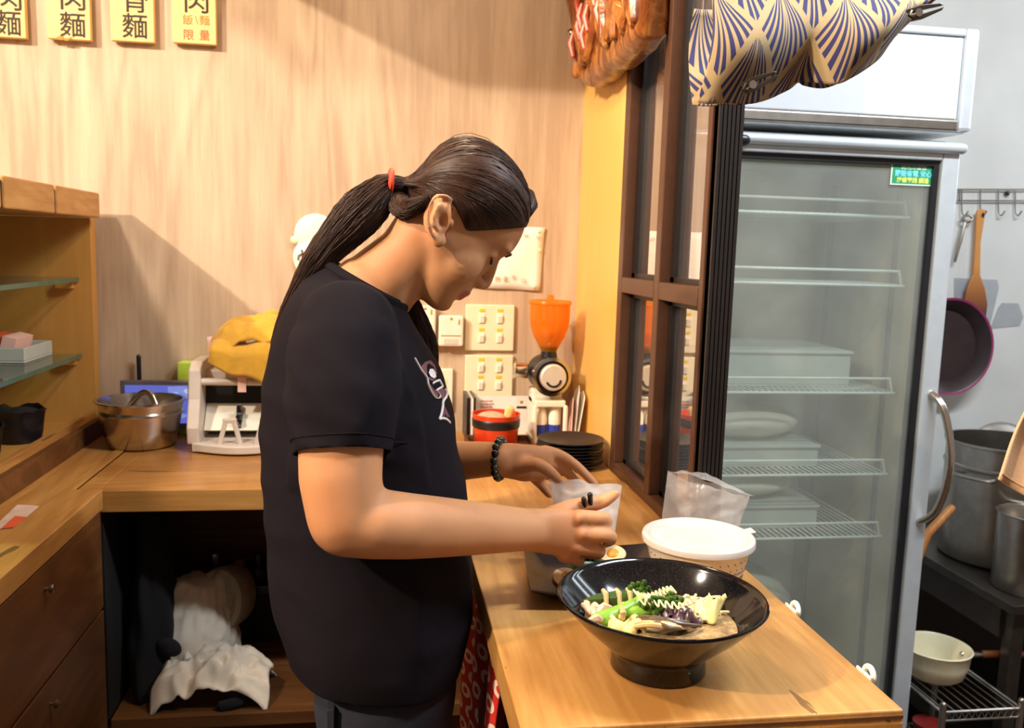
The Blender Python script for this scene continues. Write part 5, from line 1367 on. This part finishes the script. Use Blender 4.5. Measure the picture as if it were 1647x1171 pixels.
# torso rows: back px, front px, half width
rows = [(468, 1034, 742, 1050, .190), (441, 960, 757, 967, .196), (432, 860, 752, 866, .194), (424, 760, 744, 766, .188), (422, 690, 732, 702, .186),
        (427, 620, 725, 648, .184), (438, 555, 709, 602, .182), (452, 510, 687, 562, .175), (468, 478, 667, 532, .158), (488, 453, 656, 512, .128), (512, 435, 650, 497, .096), (533, 420, 645, 482, .074), (548, 408, 652, 468, .066)]
def torso(scale=1.0, grow=0.0, n=48):
    rings = []
    for bx, by, fx, fy, hw in rows:
        b, f = P(bx, by), P(fx, fy); c = (b+f)/2; a = (f-b)/2
        la = a.length; a = a*((la*scale+grow)/la); hy = hw*scale+grow
        rings.append([c+a*spow(math.cos(2*PI*k/n), .88)+Vector((0, hy, 0))*spow(math.sin(2*PI*k/n), .88) for k in range(n)])
    return rings
B.loft(torso(.90, -.006))
# legs and feet (inside the jeans and shoes)
hipx = P(616, 1150, 1.16).x
for sy in (-1, 1):
    y = PY_+.085*sy
    B.tube([(hipx, PY_+.07*sy, .84), (hipx+.01, y, .70), (hipx+.02, y, .45), (hipx-.005, y, .25), (hipx-.02, y, .09)], [.098, .090, .062, .056, .042], 20)
    B.tube([(hipx-.035, y, .055), (hipx+.03, y, .050), (hipx+.10, y, .035)], [.038, .036, .028], 14)
# right arm (near the camera)
RA = [P(560, 534, 1.125), P(553, 600, 1.090), P(549, 690, 1.065), P(548, 770, 1.048), P(556, 830, 1.040)]
B.tube(RA, [.055, .057, .053, .0505, .047], 22)
RF = [P(556, 836, 1.040), P(600, 842, 1.042), P(655, 846, 1.056), P(715, 848, 1.080), P(780, 850, 1.115), P(850, 852, 1.160)]
B.tube(RF, [.045, .0435, .0415, .0385, .0345, .0295], 22)
# right hand: back of the hand to the camera, fingers closed round the chopsticks
B.tube([P(838, 852, 1.153), P(866, 853, 1.163), P(900, 856, 1.166), P(930, 860, 1.166)], [(.0300, .0235), (.0325, .0205), (.0345, .0180), (.0325, .0140)], 20, up=(0, 0, 1))
B.sphere(P(884, 836, 1.176), (.026, .018, .016), 16, 10)
def finger(pts, r): B.tube(spline([P(*p) for p in pts], 4*len(pts)-3), np.interp(np.linspace(0, 1, 4*len(pts)-3), np.linspace(0, 1, len(r)), r).tolist(), 12)
finger([(930, 832, 1.164), (972, 835, 1.172), (970, 843, 1.203), (950, 845, 1.210)], [.0120, .0108, .0100, .0088])
finger([(934, 858, 1.161), (979, 862, 1.168), (976, 870, 1.203), (953, 868, 1.212)], [.0122, .0112, .0102, .0090])
finger([(926, 880, 1.163), (962, 885, 1.173), (958, 891, 1.203), (938, 888, 1.211)], [.0115, .0104, .0096, .0085])
finger([(905, 893, 1.167), (930, 901, 1.180), (925, 902, 1.202), (910, 897, 1.207)], [.0108, .0095, .0086, .0078])
finger([(884, 832, 1.180), (925, 815, 1.199), (958, 810, 1.205), (976, 803, 1.204), (991, 794, 1.202)], [.0160, .0128, .0112, .0108, .0085])
for q in ((931, 833, 1.158), (935, 858, 1.156), (925, 880, 1.158), (906, 893, 1.163)): B.sphere(P(*q), .0100, 12, 8)
# left arm, seen past the chest
LA = [P(592, 530, 1.415), P(600, 600, 1.455), P(612, 690, 1.475), P(636, 758, 1.465)]
B.tube(LA, [.060, .056, .048, .042], 20)
B.tube([P(636, 760, 1.465), P(690, 750, 1.440), P(740, 741, 1.410), P(800, 738, 1.372)], [.042, .0375, .0335, .0280], 20)
B.tube([P(792, 738, 1.376), P(820, 741, 1.374), P(848, 745, 1.382), P(876, 745, 1.395)], [(.0275, .022), (.031, .018), (.0325, .0165), (.0290, .0135)], 20, up=(0, 0, 1))
finger([(876, 727, 1.398), (902, 733, 1.406), (930, 752, 1.402), (957, 779, 1.386)], [.0125, .0102, .0092, .0072])
finger([(880, 742, 1.406), (910, 757, 1.418), (932, 782, 1.410), (940, 802, 1.398)], [.0120, .0100, .0092, .0075])
finger([(876, 757, 1.410), (898, 776, 1.418), (906, 796, 1.408), (908, 808, 1.396)], [.0115, .0096, .0088, .0075])
finger([(860, 768, 1.402), (872, 781, 1.404), (879, 790, 1.398), (884, 796, 1.390)], [.0108, .0090, .0082, .0072])
finger([(835, 752, 1.366), (862, 747, 1.352), (882, 757, 1.352), (898, 771, 1.358)], [.0150, .0120, .0105, .0080])

me, V, E = remesh(B, .0023)
# smoothing: strong on limbs and torso, light on face and hands
Lc = (V-np.array(HC))/HS; fx_ = Lc@np.array(hf); fy_ = Lc@np.array(hl); fz_ = Lc@np.array(hu)
face = (fx_ > .03) & (np.abs(fy_) < .06) & (fz_ > -.12) & (fz_ < .06) & (np.linalg.norm(Lc, axis=1) < .17)
earm = (np.abs(fy_) > .062) & (np.linalg.norm(Lc, axis=1) < .10)
hp_ = np.array(P(890, 855, 1.17)); hand = (np.linalg.norm(V-np.array(P(930, 855, 1.18)), axis=1) < .062) | (np.linalg.norm(V-np.array(P(900, 760, 1.39)), axis=1) < .075)
lo = face | earm
W1 = np.where(lo, 0.0, np.where(hand, .0, 1.0))[:, None]
V = relax(V, E, 5)
V = relax(V, E, 15, lambda k: np.where(face, 1.0, 0.0)[:, None])
V = relax(V, E, 4, lambda k: np.where(hand, 1.0, 0.0)[:, None])
V = relax(V, E, 26, lambda k: W1)
V = relax(V, E, 3, lambda k: np.where(earm, 0.0, 1.0)[:, None])
# hollow of the ears
for s_ in (-1, 1):
    a_ = -.56*(fx_+.020)+.83*(fz_+.014); b_ = .83*(fx_+.020)+.56*(fz_+.014); near = (np.sign(fy_) == s_) & earm & (np.abs(fy_) > .066)
    d1 = np.exp(-(((a_+.003)/.0085)**2+((b_-.003)/.0062)**2)); d2 = np.exp(-(((a_-.026)/.006)**2+((b_-.003)/.008)**2))+.8*np.exp(-(((a_-.010)/.012)**2+((b_+.0135)/.0026)**2))
    V = V-np.array(hl)[None]*(s_*near*np.minimum(1, d1*1.0+d2*.45)*.0075)[:, None]
me.vertices.foreach_set('co', V.ravel())
body = to_obj(me, V, 'body', [SKIN, LIP], PR)
# lip colour by position of the lips
Lc = (V-np.array(HC))/HS; LV = np.stack([Lc@np.array(hf), Lc@np.array(hl), Lc@np.array(hu)], 1)
sel = np.where((np.abs(LV[:, 1]) < .024) & (LV[:, 0] > .082) & (LV[:, 2] < -.045) & (LV[:, 2] > -.076))[0]
lc_ = np.array(spline(lip_up, 30)+spline(lip_lo, 30)); islip = np.zeros(len(V), bool)
if len(sel):
    d_ = np.linalg.norm(LV[sel][:, None, :]-lc_[None], axis=2).min(1); islip[sel[d_ < .0062]] = True
    mi = np.zeros(len(body.data.polygons), dtype=np.int32)
    lv = np.empty(len(body.data.loops), dtype=np.int64); body.data.loops.foreach_get('vertex_index', lv)
    ls = np.empty(len(body.data.polygons), dtype=np.int64); body.data.polygons.foreach_get('loop_start', ls)
    mi[islip[lv[ls]]] = 1
    body.data.polygons.foreach_set('material_index', mi)
# brows, lashes
DKHAIR = plain('brow_hair', '#2e1c14', .6, 0, .2)
BV = BVHTree.FromPolygons([tuple(v) for v in V.tolist()], [tuple(p.vertices) for p in body.data.polygons])
def on_face(x, y, z, off=.0006):
    o = H(x+.08, y*1.0, z); hit = BV.ray_cast(o, -hf)
    return (hit[0]+hf*off) if hit[0] is not None else H(x, y, z)
for s_ in (-1, 1):
    M().tube([on_face(.09, y*s_, z) for y, z in ((.010, .0290), (.020, .0330), (.032, .0335), (.042, .0290))], [(.0013, .0024), (.0016, .0034), (.0014, .0032), (.0006, .0014)], 8, up=hu).build('eyebrow', DKHAIR, PR)
    M().tube([on_face(.09, y*s_, z, .0004) for y, z in ((.018, .0050), (.024, .0030), (.031, .0022), (.038, .0032), (.044, .0062))], [.0009, .0020, .0025, .0022, .0010], 8).build('eyelash', DKHAIR, PR)
    M().tube([on_face(.09, y*s_, z, -.0002) for y, z in ((.019, .0135), (.026, .0165), (.034, .0160), (.042, .0110))], [.0003, .0007, .0007, .0003], 6).build('eyelid_crease', LIP, PR)
    M().sphere(on_face(.09, .0075*s_, -.0345, -.0008), (.0016, .0026, .0012), 8, 6, HR).build('nostril', DKHAIR, PR)

# ---- T-shirt
S = M(); S.loft(torso(1.0, 0.0, 56))
SL = [P(560, 528, 1.135), P(554, 570, 1.108), P(549, 640, 1.080), P(548, 700, 1.065), P(548, 738, 1.055)]
S.tube(SL, [.062, .068, .068, .0605, .0575], 30, caps='flat'); S.sphere(SL[0], .062, 20, 12)
SL2 = [P(590, 522, 1.405), P(598, 570, 1.445), P(606, 640, 1.470), P(614, 715, 1.475)]
S.tube(SL2, [.064, .068, .064, .058], 28, caps='flat'); S.sphere(SL2[0], .064, 20, 12)
me, V, E = remesh(S, .0042)
V = relax(V, E, 14)
# folds
nn = np.zeros((len(V), 3)); me.vertices.foreach_set('co', V.ravel()); me.update()
nrm = np.empty(len(V)*3); me.vertices.foreach_get('normal', nrm); nrm = nrm.reshape(-1, 3)
amp = np.zeros(len(V))
sl0 = np.array(SL[0]); 
for i, p in enumerate(V):
    x, y, z = p
    f1 = mnoise.noise((x*9+z*5, y*7, z*6-x*3)); r1 = 1-abs(mnoise.noise((x*8+z*9+3, y*6+5, z*7-x*8)))*2.2
    f2 = mnoise.noise((x*26+z*14, y*16, z*18-x*10))
    sleeve = 1.0 if (y < 1.115 and z > 1.14) else 0.0
    r2 = (1-abs(mnoise.noise((x*7-z*4, y*9, z*22+x*14)))*2.4)*sleeve
    amp[i] = .0035*f1+.0030*max(0, r1)+.0010*f2+.0042*max(0, r2)
V = V+nrm*amp[:, None]
V = relax(V, E, 3)
# open the hem, the sleeve ends and the neck
me.vertices.foreach_set('co', V.ravel()); me.update()
bm = bmesh.new(); bm.from_mesh(me); bm.normal_update()
cb, cf = P(533, 418), P(645, 481); cn = (cf-cb).normalized().cross(Vector((0, 1, 0))).normalized(); cn = cn if cn.z > 0 else -cn
def cut(co, no, cond):
    bm.normal_update(); fs = [f for f in bm.faces if cond(f.calc_center_median(), f.normal)]
    g = set(fs)
    for f in fs: g.update(f.verts); g.update(f.edges)
    bmesh.ops.bisect_plane(bm, geom=list(g), plane_co=co, plane_no=no, clear_outer=True, dist=1e-6)
cut(cb, cn, lambda c, n: abs(c.y-PY_) < .10 and c.x > cb.x-.03 and (c-cb).dot(cn) > -.02)
h0, h1 = P(468, 1030), P(742, 1046); hn = (h1-h0).normalized().cross(Vector((0, 1, 0))).normalized(); hn = hn if hn.z < 0 else -hn
cut(h0-hn*.004, hn, lambda c, n: c.z < .92)
for L in (SL, SL2):
    axs = (L[-1]-L[-2]).normalized()
    def cnd(c, n, L=L, axs=axs):
        w_ = c-L[-1]; al = w_.dot(axs); ra = w_-axs*al
        return -.03 < al < .014 and ra.length < .064 and (c.y < 1.076 or c.y > 1.472)
    cut(L[-1]-axs*.007, axs, cnd)
bm.to_mesh(me); bm.free()
V = np.empty(len(me.vertices)*3); me.vertices.foreach_get('co', V); V = V.reshape(-1, 3)
shirt = to_obj(me, V, 'tshirt', [SHIRT], PR)
md = shirt.modifiers.new('Solidify', 'SOLIDIFY'); md.thickness = .0022; md.offset = -1
SV = BVHTree.FromPolygons([tuple(v) for v in V.tolist()], [tuple(p.vertices) for p in me.polygons])
def ring_on(pts, r, name, parent, off=.0005, flat=.5):
    return M().tube(pts, r, 8, closed=True, flat=flat).build(name, SHIRT, parent)
# collar rib
cc = (cb+cf)/2; ca = (cf-cb)/2
cpts = []
for k in range(48):
    d = (ca*math.cos(2*PI*k/48)+Vector((0, ca.length*math.sin(2*PI*k/48), 0))).normalized(); o = cc-cn*.007
    h = SV.ray_cast(o+d*.16, -d); cpts.append(h[0] if h[0] is not None and (h[0]-o).length > .03 else o+d*.07)
rr_ = np.array([(p-(cc-cn*.007)).length for p in cpts]); rr_ = np.minimum(rr_, np.median(rr_)*1.35)
for _ in range(6): rr_ = (np.roll(rr_, 1)+2*rr_+np.roll(rr_, -1))/4
cpts = [(cc-cn*.007)+(p-(cc-cn*.007)).normalized()*r for p, r in zip(cpts, rr_.tolist())]
ring_on(cpts, .0060, 'collar', shirt, flat=.55)
for L, r in ((SL, .0590), (SL2, .0595)):
    axs = (L[-1]-L[-2]).normalized(); R_ = frame_from(axs); c = L[-1]-axs*.022; pts = []
    for k in range(48):
        d = R_@Vector((math.cos(2*PI*k/48), math.sin(2*PI*k/48), 0)); h = SV.ray_cast(c+d*.12, -d)
        pts.append((h[0]+d*.0004) if h[0] is not None else c+d*r)
    M().tube(pts, .0009, 5, closed=True).build('sleeve_stitch', SHIRT, shirt)
# chest print: white outlined maroon lettering, laid on the cloth
PRW = plain('print_white', '#dcd6d2', .7, 0, .05); PRM = plain('print_maroon', '#6e3a44', .7, 0, .1)
def cloth_pt(px, py, off=.0012):
    d = Vector(ray(px, py)); h = SV.ray_cast(Vector(CAM), d.normalized(), 1.6)
    return h[0]+h[1]*off*(1 if h[1].dot(d) < 0 else -1) if h[0] is not None else None
def stroke(L, r=.0017):
    q = [cloth_pt(x, y) for x, y in L]; q = [p for p in q if p is not None]
    if len(q) > 1: M().tube(spline(q, 4*len(q)), r, 6, flat=.5).build('print_outline', PRW, shirt)
def fill(L, mt, off=.0008):
    q = [cloth_pt(x, y, off) for x, y in L]; q = [p for p in q if p is not None]
    if len(q) > 2: M().add(q, [tuple(range(len(q)))]).build('print_fill', mt, shirt, smooth=0)
fill([(676, 590), (684, 582), (692, 580), (699, 588), (702, 600), (700, 610), (694, 613), (686, 608)], PRM)
fill([(688, 600), (690, 594), (695, 594), (699, 600), (700, 607), (696, 609), (691, 606)], PRW, .0016)
fill([(691, 618), (698, 628), (704, 634), (704, 639), (698, 637), (692, 628)], PRM)
fill([(702, 630), (711, 624), (717, 630), (717, 637), (711, 643), (706, 636)], PRM)
fill([(713, 650), (723, 671), (709, 671)], PRM)
stroke([(666, 577), (671, 586), (676, 595), (682, 603), (686, 610), (688, 620), (693, 631), (700, 640), (706, 640), (706, 634), (700, 628)])
stroke([(695, 617), (700, 614), (706, 612)]); stroke([(706, 612), (709, 618), (711, 622)]); stroke([(701, 628), (706, 625), (711, 622)])
stroke([(715, 626), (718, 632), (716, 639), (712, 645), (711, 654), (709, 665), (706, 674)]); stroke([(706, 674), (712, 673), (718, 675), (723, 680)])

# ---- jeans and shoes
J = M()
J.tube([(hipx+.0, PY_, .93), (hipx+.0, PY_, .86), (hipx+.005, PY_, .78)], [(.165, .112), (.168, .112), (.165, .108)], 28, up=(0, 1, 0))
for sy in (-1, 1):
    y = PY_+.085*sy
    J.tube([(hipx+.0, PY_+.078*sy, .82), (hipx+.01, y, .68), (hipx+.02, y, .45), (hipx-.005, y, .25), (hipx-.02, y, .10)], [.100, .094, .078, .072, .066], 24)
me, V, E = remesh(J, .008); V = relax(V, E, 8)
jeans = to_obj(me, V, 'jeans', [JEANS], PR)
for px in (532, 624):
    a = P(px, 1150, PY_-.158); M().box((a.x-.005, a.y-.006, a.z-.05), (a.x+.005, a.y+.02, a.z+.01)).build('belt_loop', JEANS, jeans, smooth=0, bevel=.001)
for sy in (-1, 1):
    y = PY_+.085*sy
    s_ = M(); s_.loft([[(hipx+.015+.135*sc*math.cos(2*PI*k/28), y+.048*sc*math.sin(2*PI*k/28)*(1-.12*math.cos(2*PI*k/28)), z) for k in range(28)] for sc, z in ((.96, 0), (1.0, .006), (1.0, .022), (.97, .030))])
    sh_ = s_.build('shoe', BLACKPL, PR)
    M().loft([[(hipx+cx+a_*math.cos(2*PI*k/24), y+b_*math.sin(2*PI*k/24), z) for k in range(24)] for cx, a_, b_, z in ((.015, .13, .047, .028), (.005, .122, .046, .05), (-.010, .095, .045, .075), (-.025, .066, .045, .10))]).build('shoe_upper', BLACKMATTE, sh_)

# ---- hair: cap swept back to the tie, strands, ponytail, front hank
TL = Vector((-.099, 0, -.017))
hairline = [(.0915, 0, .084), (.088, -.026, .082), (.076, -.048, .068), (.062, -.058, .052), (.044, -.064, .032), (.020, -.067, .006), (.007, -.069, .008), (-.014, -.071, .014), (-.034, -.069, .006),
            (-.045, -.062, -.010), (-.050, -.055, -.024), (-.054, -.046, -.038), (-.055, -.034, -.048), (-.060, -.016, -.054), (-.062, 0, -.056)]
loop = hairline + [(x, -y, z) for x, y, z in hairline[-2:0:-1]]
NL = len(loop)
lift = [0, 0, .05, .15, .42, .60, .42, .22, .12, .05, 0, 0, 0, 0, 0]; lift = lift+lift[-2:0:-1]
def hairpath(u, v, off=0.0):
    k = (u % 1.0)*NL; i = int(k) % NL; f = k-int(k)
    p0, p1, p2, p3 = (np.array(loop[(i+j) % NL]) for j in (-1, 0, 1, 2))
    Sx = Vector(.5*((2*p1)+(-p0+p2)*f+(2*p0-5*p1+4*p2-p3)*f*f+(-p0+3*p1-3*p2+p3)*f**3))
    lf = lift[i]*(1-f)+lift[(i+1) % NL]*f
    d0 = (Sx-C0).normalized(); d1 = (TL-C0).normalized()
    ang = d0.angle(d1); sn = math.sin(ang)
    d = d0*(math.sin((1-v)*ang)/sn)+d1*(math.sin(v*ang)/sn)
    d = (d+Vector((0, 0, lf*math.sin(PI*min(1, v*1.02))**.8*.8))).normalized()
    top = max(0, d.z)
    thick = .0012+(.0075+.0055*top)*math.sin(min(1, v*3.0)*PI/2)
    p = C0+d*(skull(d)+thick+off)
    if v > .80:
        q = ((v-.80)/.20)**1.5; a = 2*PI*u
        ring = TL+Vector((-.006, 0, 0))+((p-TL)-Vector(((p-TL).x, 0, 0))).normalized()*(.0115+off)
        p = p*(1-q)+ring*q
    return p
mcap = M()
NU, NV = 120, 30
def capf(u, v):
    o = .0011*mnoise.noise((u*90, v*2.0, 1.3))+.0008*mnoise.noise((u*40, v*3.0, 7))
    return H(*hairpath(u, v, o*min(1, v*6)))
mcap.grid(capf, NU, NV)
hair = mcap.build('hair', HAIR, PR, smooth=180, solid=.002)
# clipped-up tuft over the forehead
tf = M(); tf.tube([H(*p) for p in ((.046, .018, .124), (.062, .006, .122), (.0735, -.006, .111), (.074, -.018, .098), (.066, -.026, .094))], [.009, .014, .015, .012, .004], 12, flat=.8)
tf.build('pinned_tuft', STRAND, hair)
# loose strands laid over the cap
def strand_mesh(paths, r):
    vs = []; fs = []
    for pts in paths:
        n0 = len(vs); m_ = len(pts)
        for i, p in enumerate(pts):
            t_ = (Vector(pts[min(i+1, m_-1)])-Vector(pts[max(i-1, 0)])).normalized()
            a = t_.cross(Vector((0, .31, .95))); a = a.normalized() if a.length > 1e-6 else Vector((1, 0, 0)); b = t_.cross(a)
            rr = r*(1 if 0 < i < m_-1 else .35)
            for q in range(3): vs.append(Vector(p)+a*(rr*math.cos(2.0944*q))+b*(rr*math.sin(2.0944*q)))
        for i in range(m_-1):
            for q in range(3):
                s0 = n0+i*3+q; s1 = n0+i*3+(q+1) % 3; fs.append((s0, s1, s1+3, s0+3))
    return M().add(vs, fs)
rnd = random.Random(3)
paths = []
for k in range(1100):
    u = rnd.random(); v0 = .02+.4*rnd.random()**2; v1 = min(1, v0+.35+.6*rnd.random()); du = .012*(rnd.random()-.5); o = .0006+.0014*rnd.random()
    paths.append([H(*hairpath(u+du*j/10, v0+(v1-v0)*j/10, o*(1-.2*j/10))) for j in range(11)])
for k in range(40):      # flyaways
    u = rnd.random(); v0 = .1+.5*rnd.random(); o = .002
    paths.append([H(*hairpath(u, min(1, v0+.25*j/7), o+.004*math.sin(PI*j/7)*rnd.random())) for j in range(8)])
s_ = strand_mesh(paths, .00055).build('loose_strands', STRAND, hair, smooth=180); s_['kind'] = 'stuff'
# hair tie
tc = H(-.110, 0, -.0125)+Vector((.003, 0, -.006)); tx = Vector((-1, -.1, .06))
M().tube([tc+frame_from(tx)@Vector((.0128*math.cos(a), .0128*math.sin(a), 0)) for a in [2*PI*k/32 for k in range(32)]], .0042, 10, closed=True, flat=1.5).build('hair_tie', plain('orange_red_band', '#e0452a', .55, 0, .06), PR, label='orange red elastic hair tie')
# ponytail
def tail(cpts, name, seed, n_str, ns=34):
    C = [np.array(list(P(x, y, Y))+[hw*Y/FPX]) for x, y, hw, Y in cpts]
    Q = spline(C, ns); m = M(); rings = []
    NN = 40; Tn = []
    for i in range(ns):
        t_ = Vector(Q[min(i+1, ns-1)][:3])-Vector(Q[max(i-1, 0)][:3]); t_.normalize(); Tn.append(t_)
    fr_ = []
    for i in range(ns):
        yv = Vector((0, 1, 0)); yv = (yv-Tn[i]*yv.dot(Tn[i])).normalized(); xv = yv.cross(Tn[i]); fr_.append((xv, yv))
    def pt(i, a, rr):
        xv, yv = fr_[i]; r = Q[i][3]; return Vector(Q[i][:3])+xv*(r*rr*math.cos(a))+yv*(r*rr*math.sin(a)*(.95 if r < .012 else .72))
    uvs = {}
    for i in range(ns):
        ring = []
        for k in range(NN+1):
            a = 2*PI*k/NN; ring.append(pt(i, a, 1+.07*mnoise.noise((math.cos(a)*6, math.sin(a)*6, i*.09+seed))+.04*mnoise.noise((math.cos(a)*15, math.sin(a)*15, i*.12+seed))))
        rings.append(ring)
    vs = [p for r in rings for p in r]; fs = []
    for i in range(ns-1):
        for k in range(NN): fs.append((i*(NN+1)+k, i*(NN+1)+k+1, (i+1)*(NN+1)+k+1, (i+1)*(NN+1)+k))
    m.add(vs, fs); m.uv = {i*(NN+1)+k: (k/NN, i/ns*1.5) for i in range(ns) for k in range(NN+1)}
    o = m.build(name, HAIR, PR, smooth=180)
    ps = []
    for k in range(n_str):
        a = rnd.random()*2*PI; i0 = rnd.randrange(0, ns//2); i1 = min(ns-1, i0+rnd.randrange(ns//3, ns)); w_ = .9*(rnd.random()-.5); rr = 1.0+.07*rnd.random()
        ps.append([pt(i, a+w_*(i-i0)/ns, rr+.10*rnd.random()**6) for i in range(i0, i1+1, 2)])
    s_ = strand_mesh([p for p in ps if len(p) > 2], .0006).build('loose_strands', STRAND, o, smooth=180); s_['kind'] = 'stuff'
    return o
TY = tc.y
tail([(650, 299, 12, TY), (632, 296, 13.5, TY), (618, 303, 21, TY-.002), (598, 325, 31, TY-.004), (573, 350, 33, TY-.008), (540, 385, 27, TY-.010), (510, 420, 21, TY-.012), (483, 462, 14, TY-.012), (460, 505, 10, TY-.010), (445, 545, 7, TY-.008), (437, 585, 4, TY-.006)], 'ponytail', 1.0, 420)
tail([(640, 430, 8, 1.335), (655, 475, 13, 1.345), (668, 515, 18, 1.345), (682, 550, 19, 1.342), (692, 578, 13, 1.340), (700, 603, 4, 1.338)], 'front_hank', 5.0, 200)

tail([(690, 318, 5, 1.198), (674, 327, 10, 1.204), (655, 336, 16, 1.222), (641, 328, 18, 1.246), (634, 310, 15, 1.262), (628, 298, 11, TY)], 'nape_hair', 9.0, 160, 20)
# ---- bracelet on the left wrist
bc = P(803, 738, 1.371); bx = (P(820, 740, 1.366)-P(790, 737, 1.381)).normalized(); R_ = frame_from(bx, (0, 0, 1))
br = thing('bracelet', None, None, bc-WORLD(PR)); br.parent = PR
BEADA = plain('dark_green_bead', '#2a3426', .15, 0, .5, 120, coat=.5); BEADB = plain('black_bead', '#151518', .15, 0, .2, coat=.5)
for k in range(17):
    a = 2*PI*k/17
    M().sphere(bc+R_@Vector((.0315*math.cos(a), .0255*math.sin(a), .001*(k % 2))), .0066, 12, 8).build('bead', BEADA if k % 3 else BEADB, br)

# ---- what she holds: two chopsticks and a milky plastic bag
for k, (t0, t1, lab) in enumerate((((949, 796, 1.190), (954, 916, 1.245), 'black chopstick in the right hand, the one standing higher above the fist'), ((939, 803, 1.188), (946, 914, 1.252), 'black chopstick in the right hand, the lower one at its left'))):
    a, b = P(*t0), P(*t1)
    t = thing('chopstick', lab, 'chopstick', b, 'chopsticks in the right hand')
    M().tube([a, a+(b-a)*.5, b], [.0040, .0036, .0024], 12).build('stick', BLACKPL, t)
hb = sheet_bag([P(902, 880, 1.315), P(985, 882, 1.300), P(1000, 784, 1.345), P(882, 772, 1.372)], 'milky_plastic_bag', 'milky plastic bag pinched open by the left hand above the square plate', FILM2, 9.0, depth=.045)
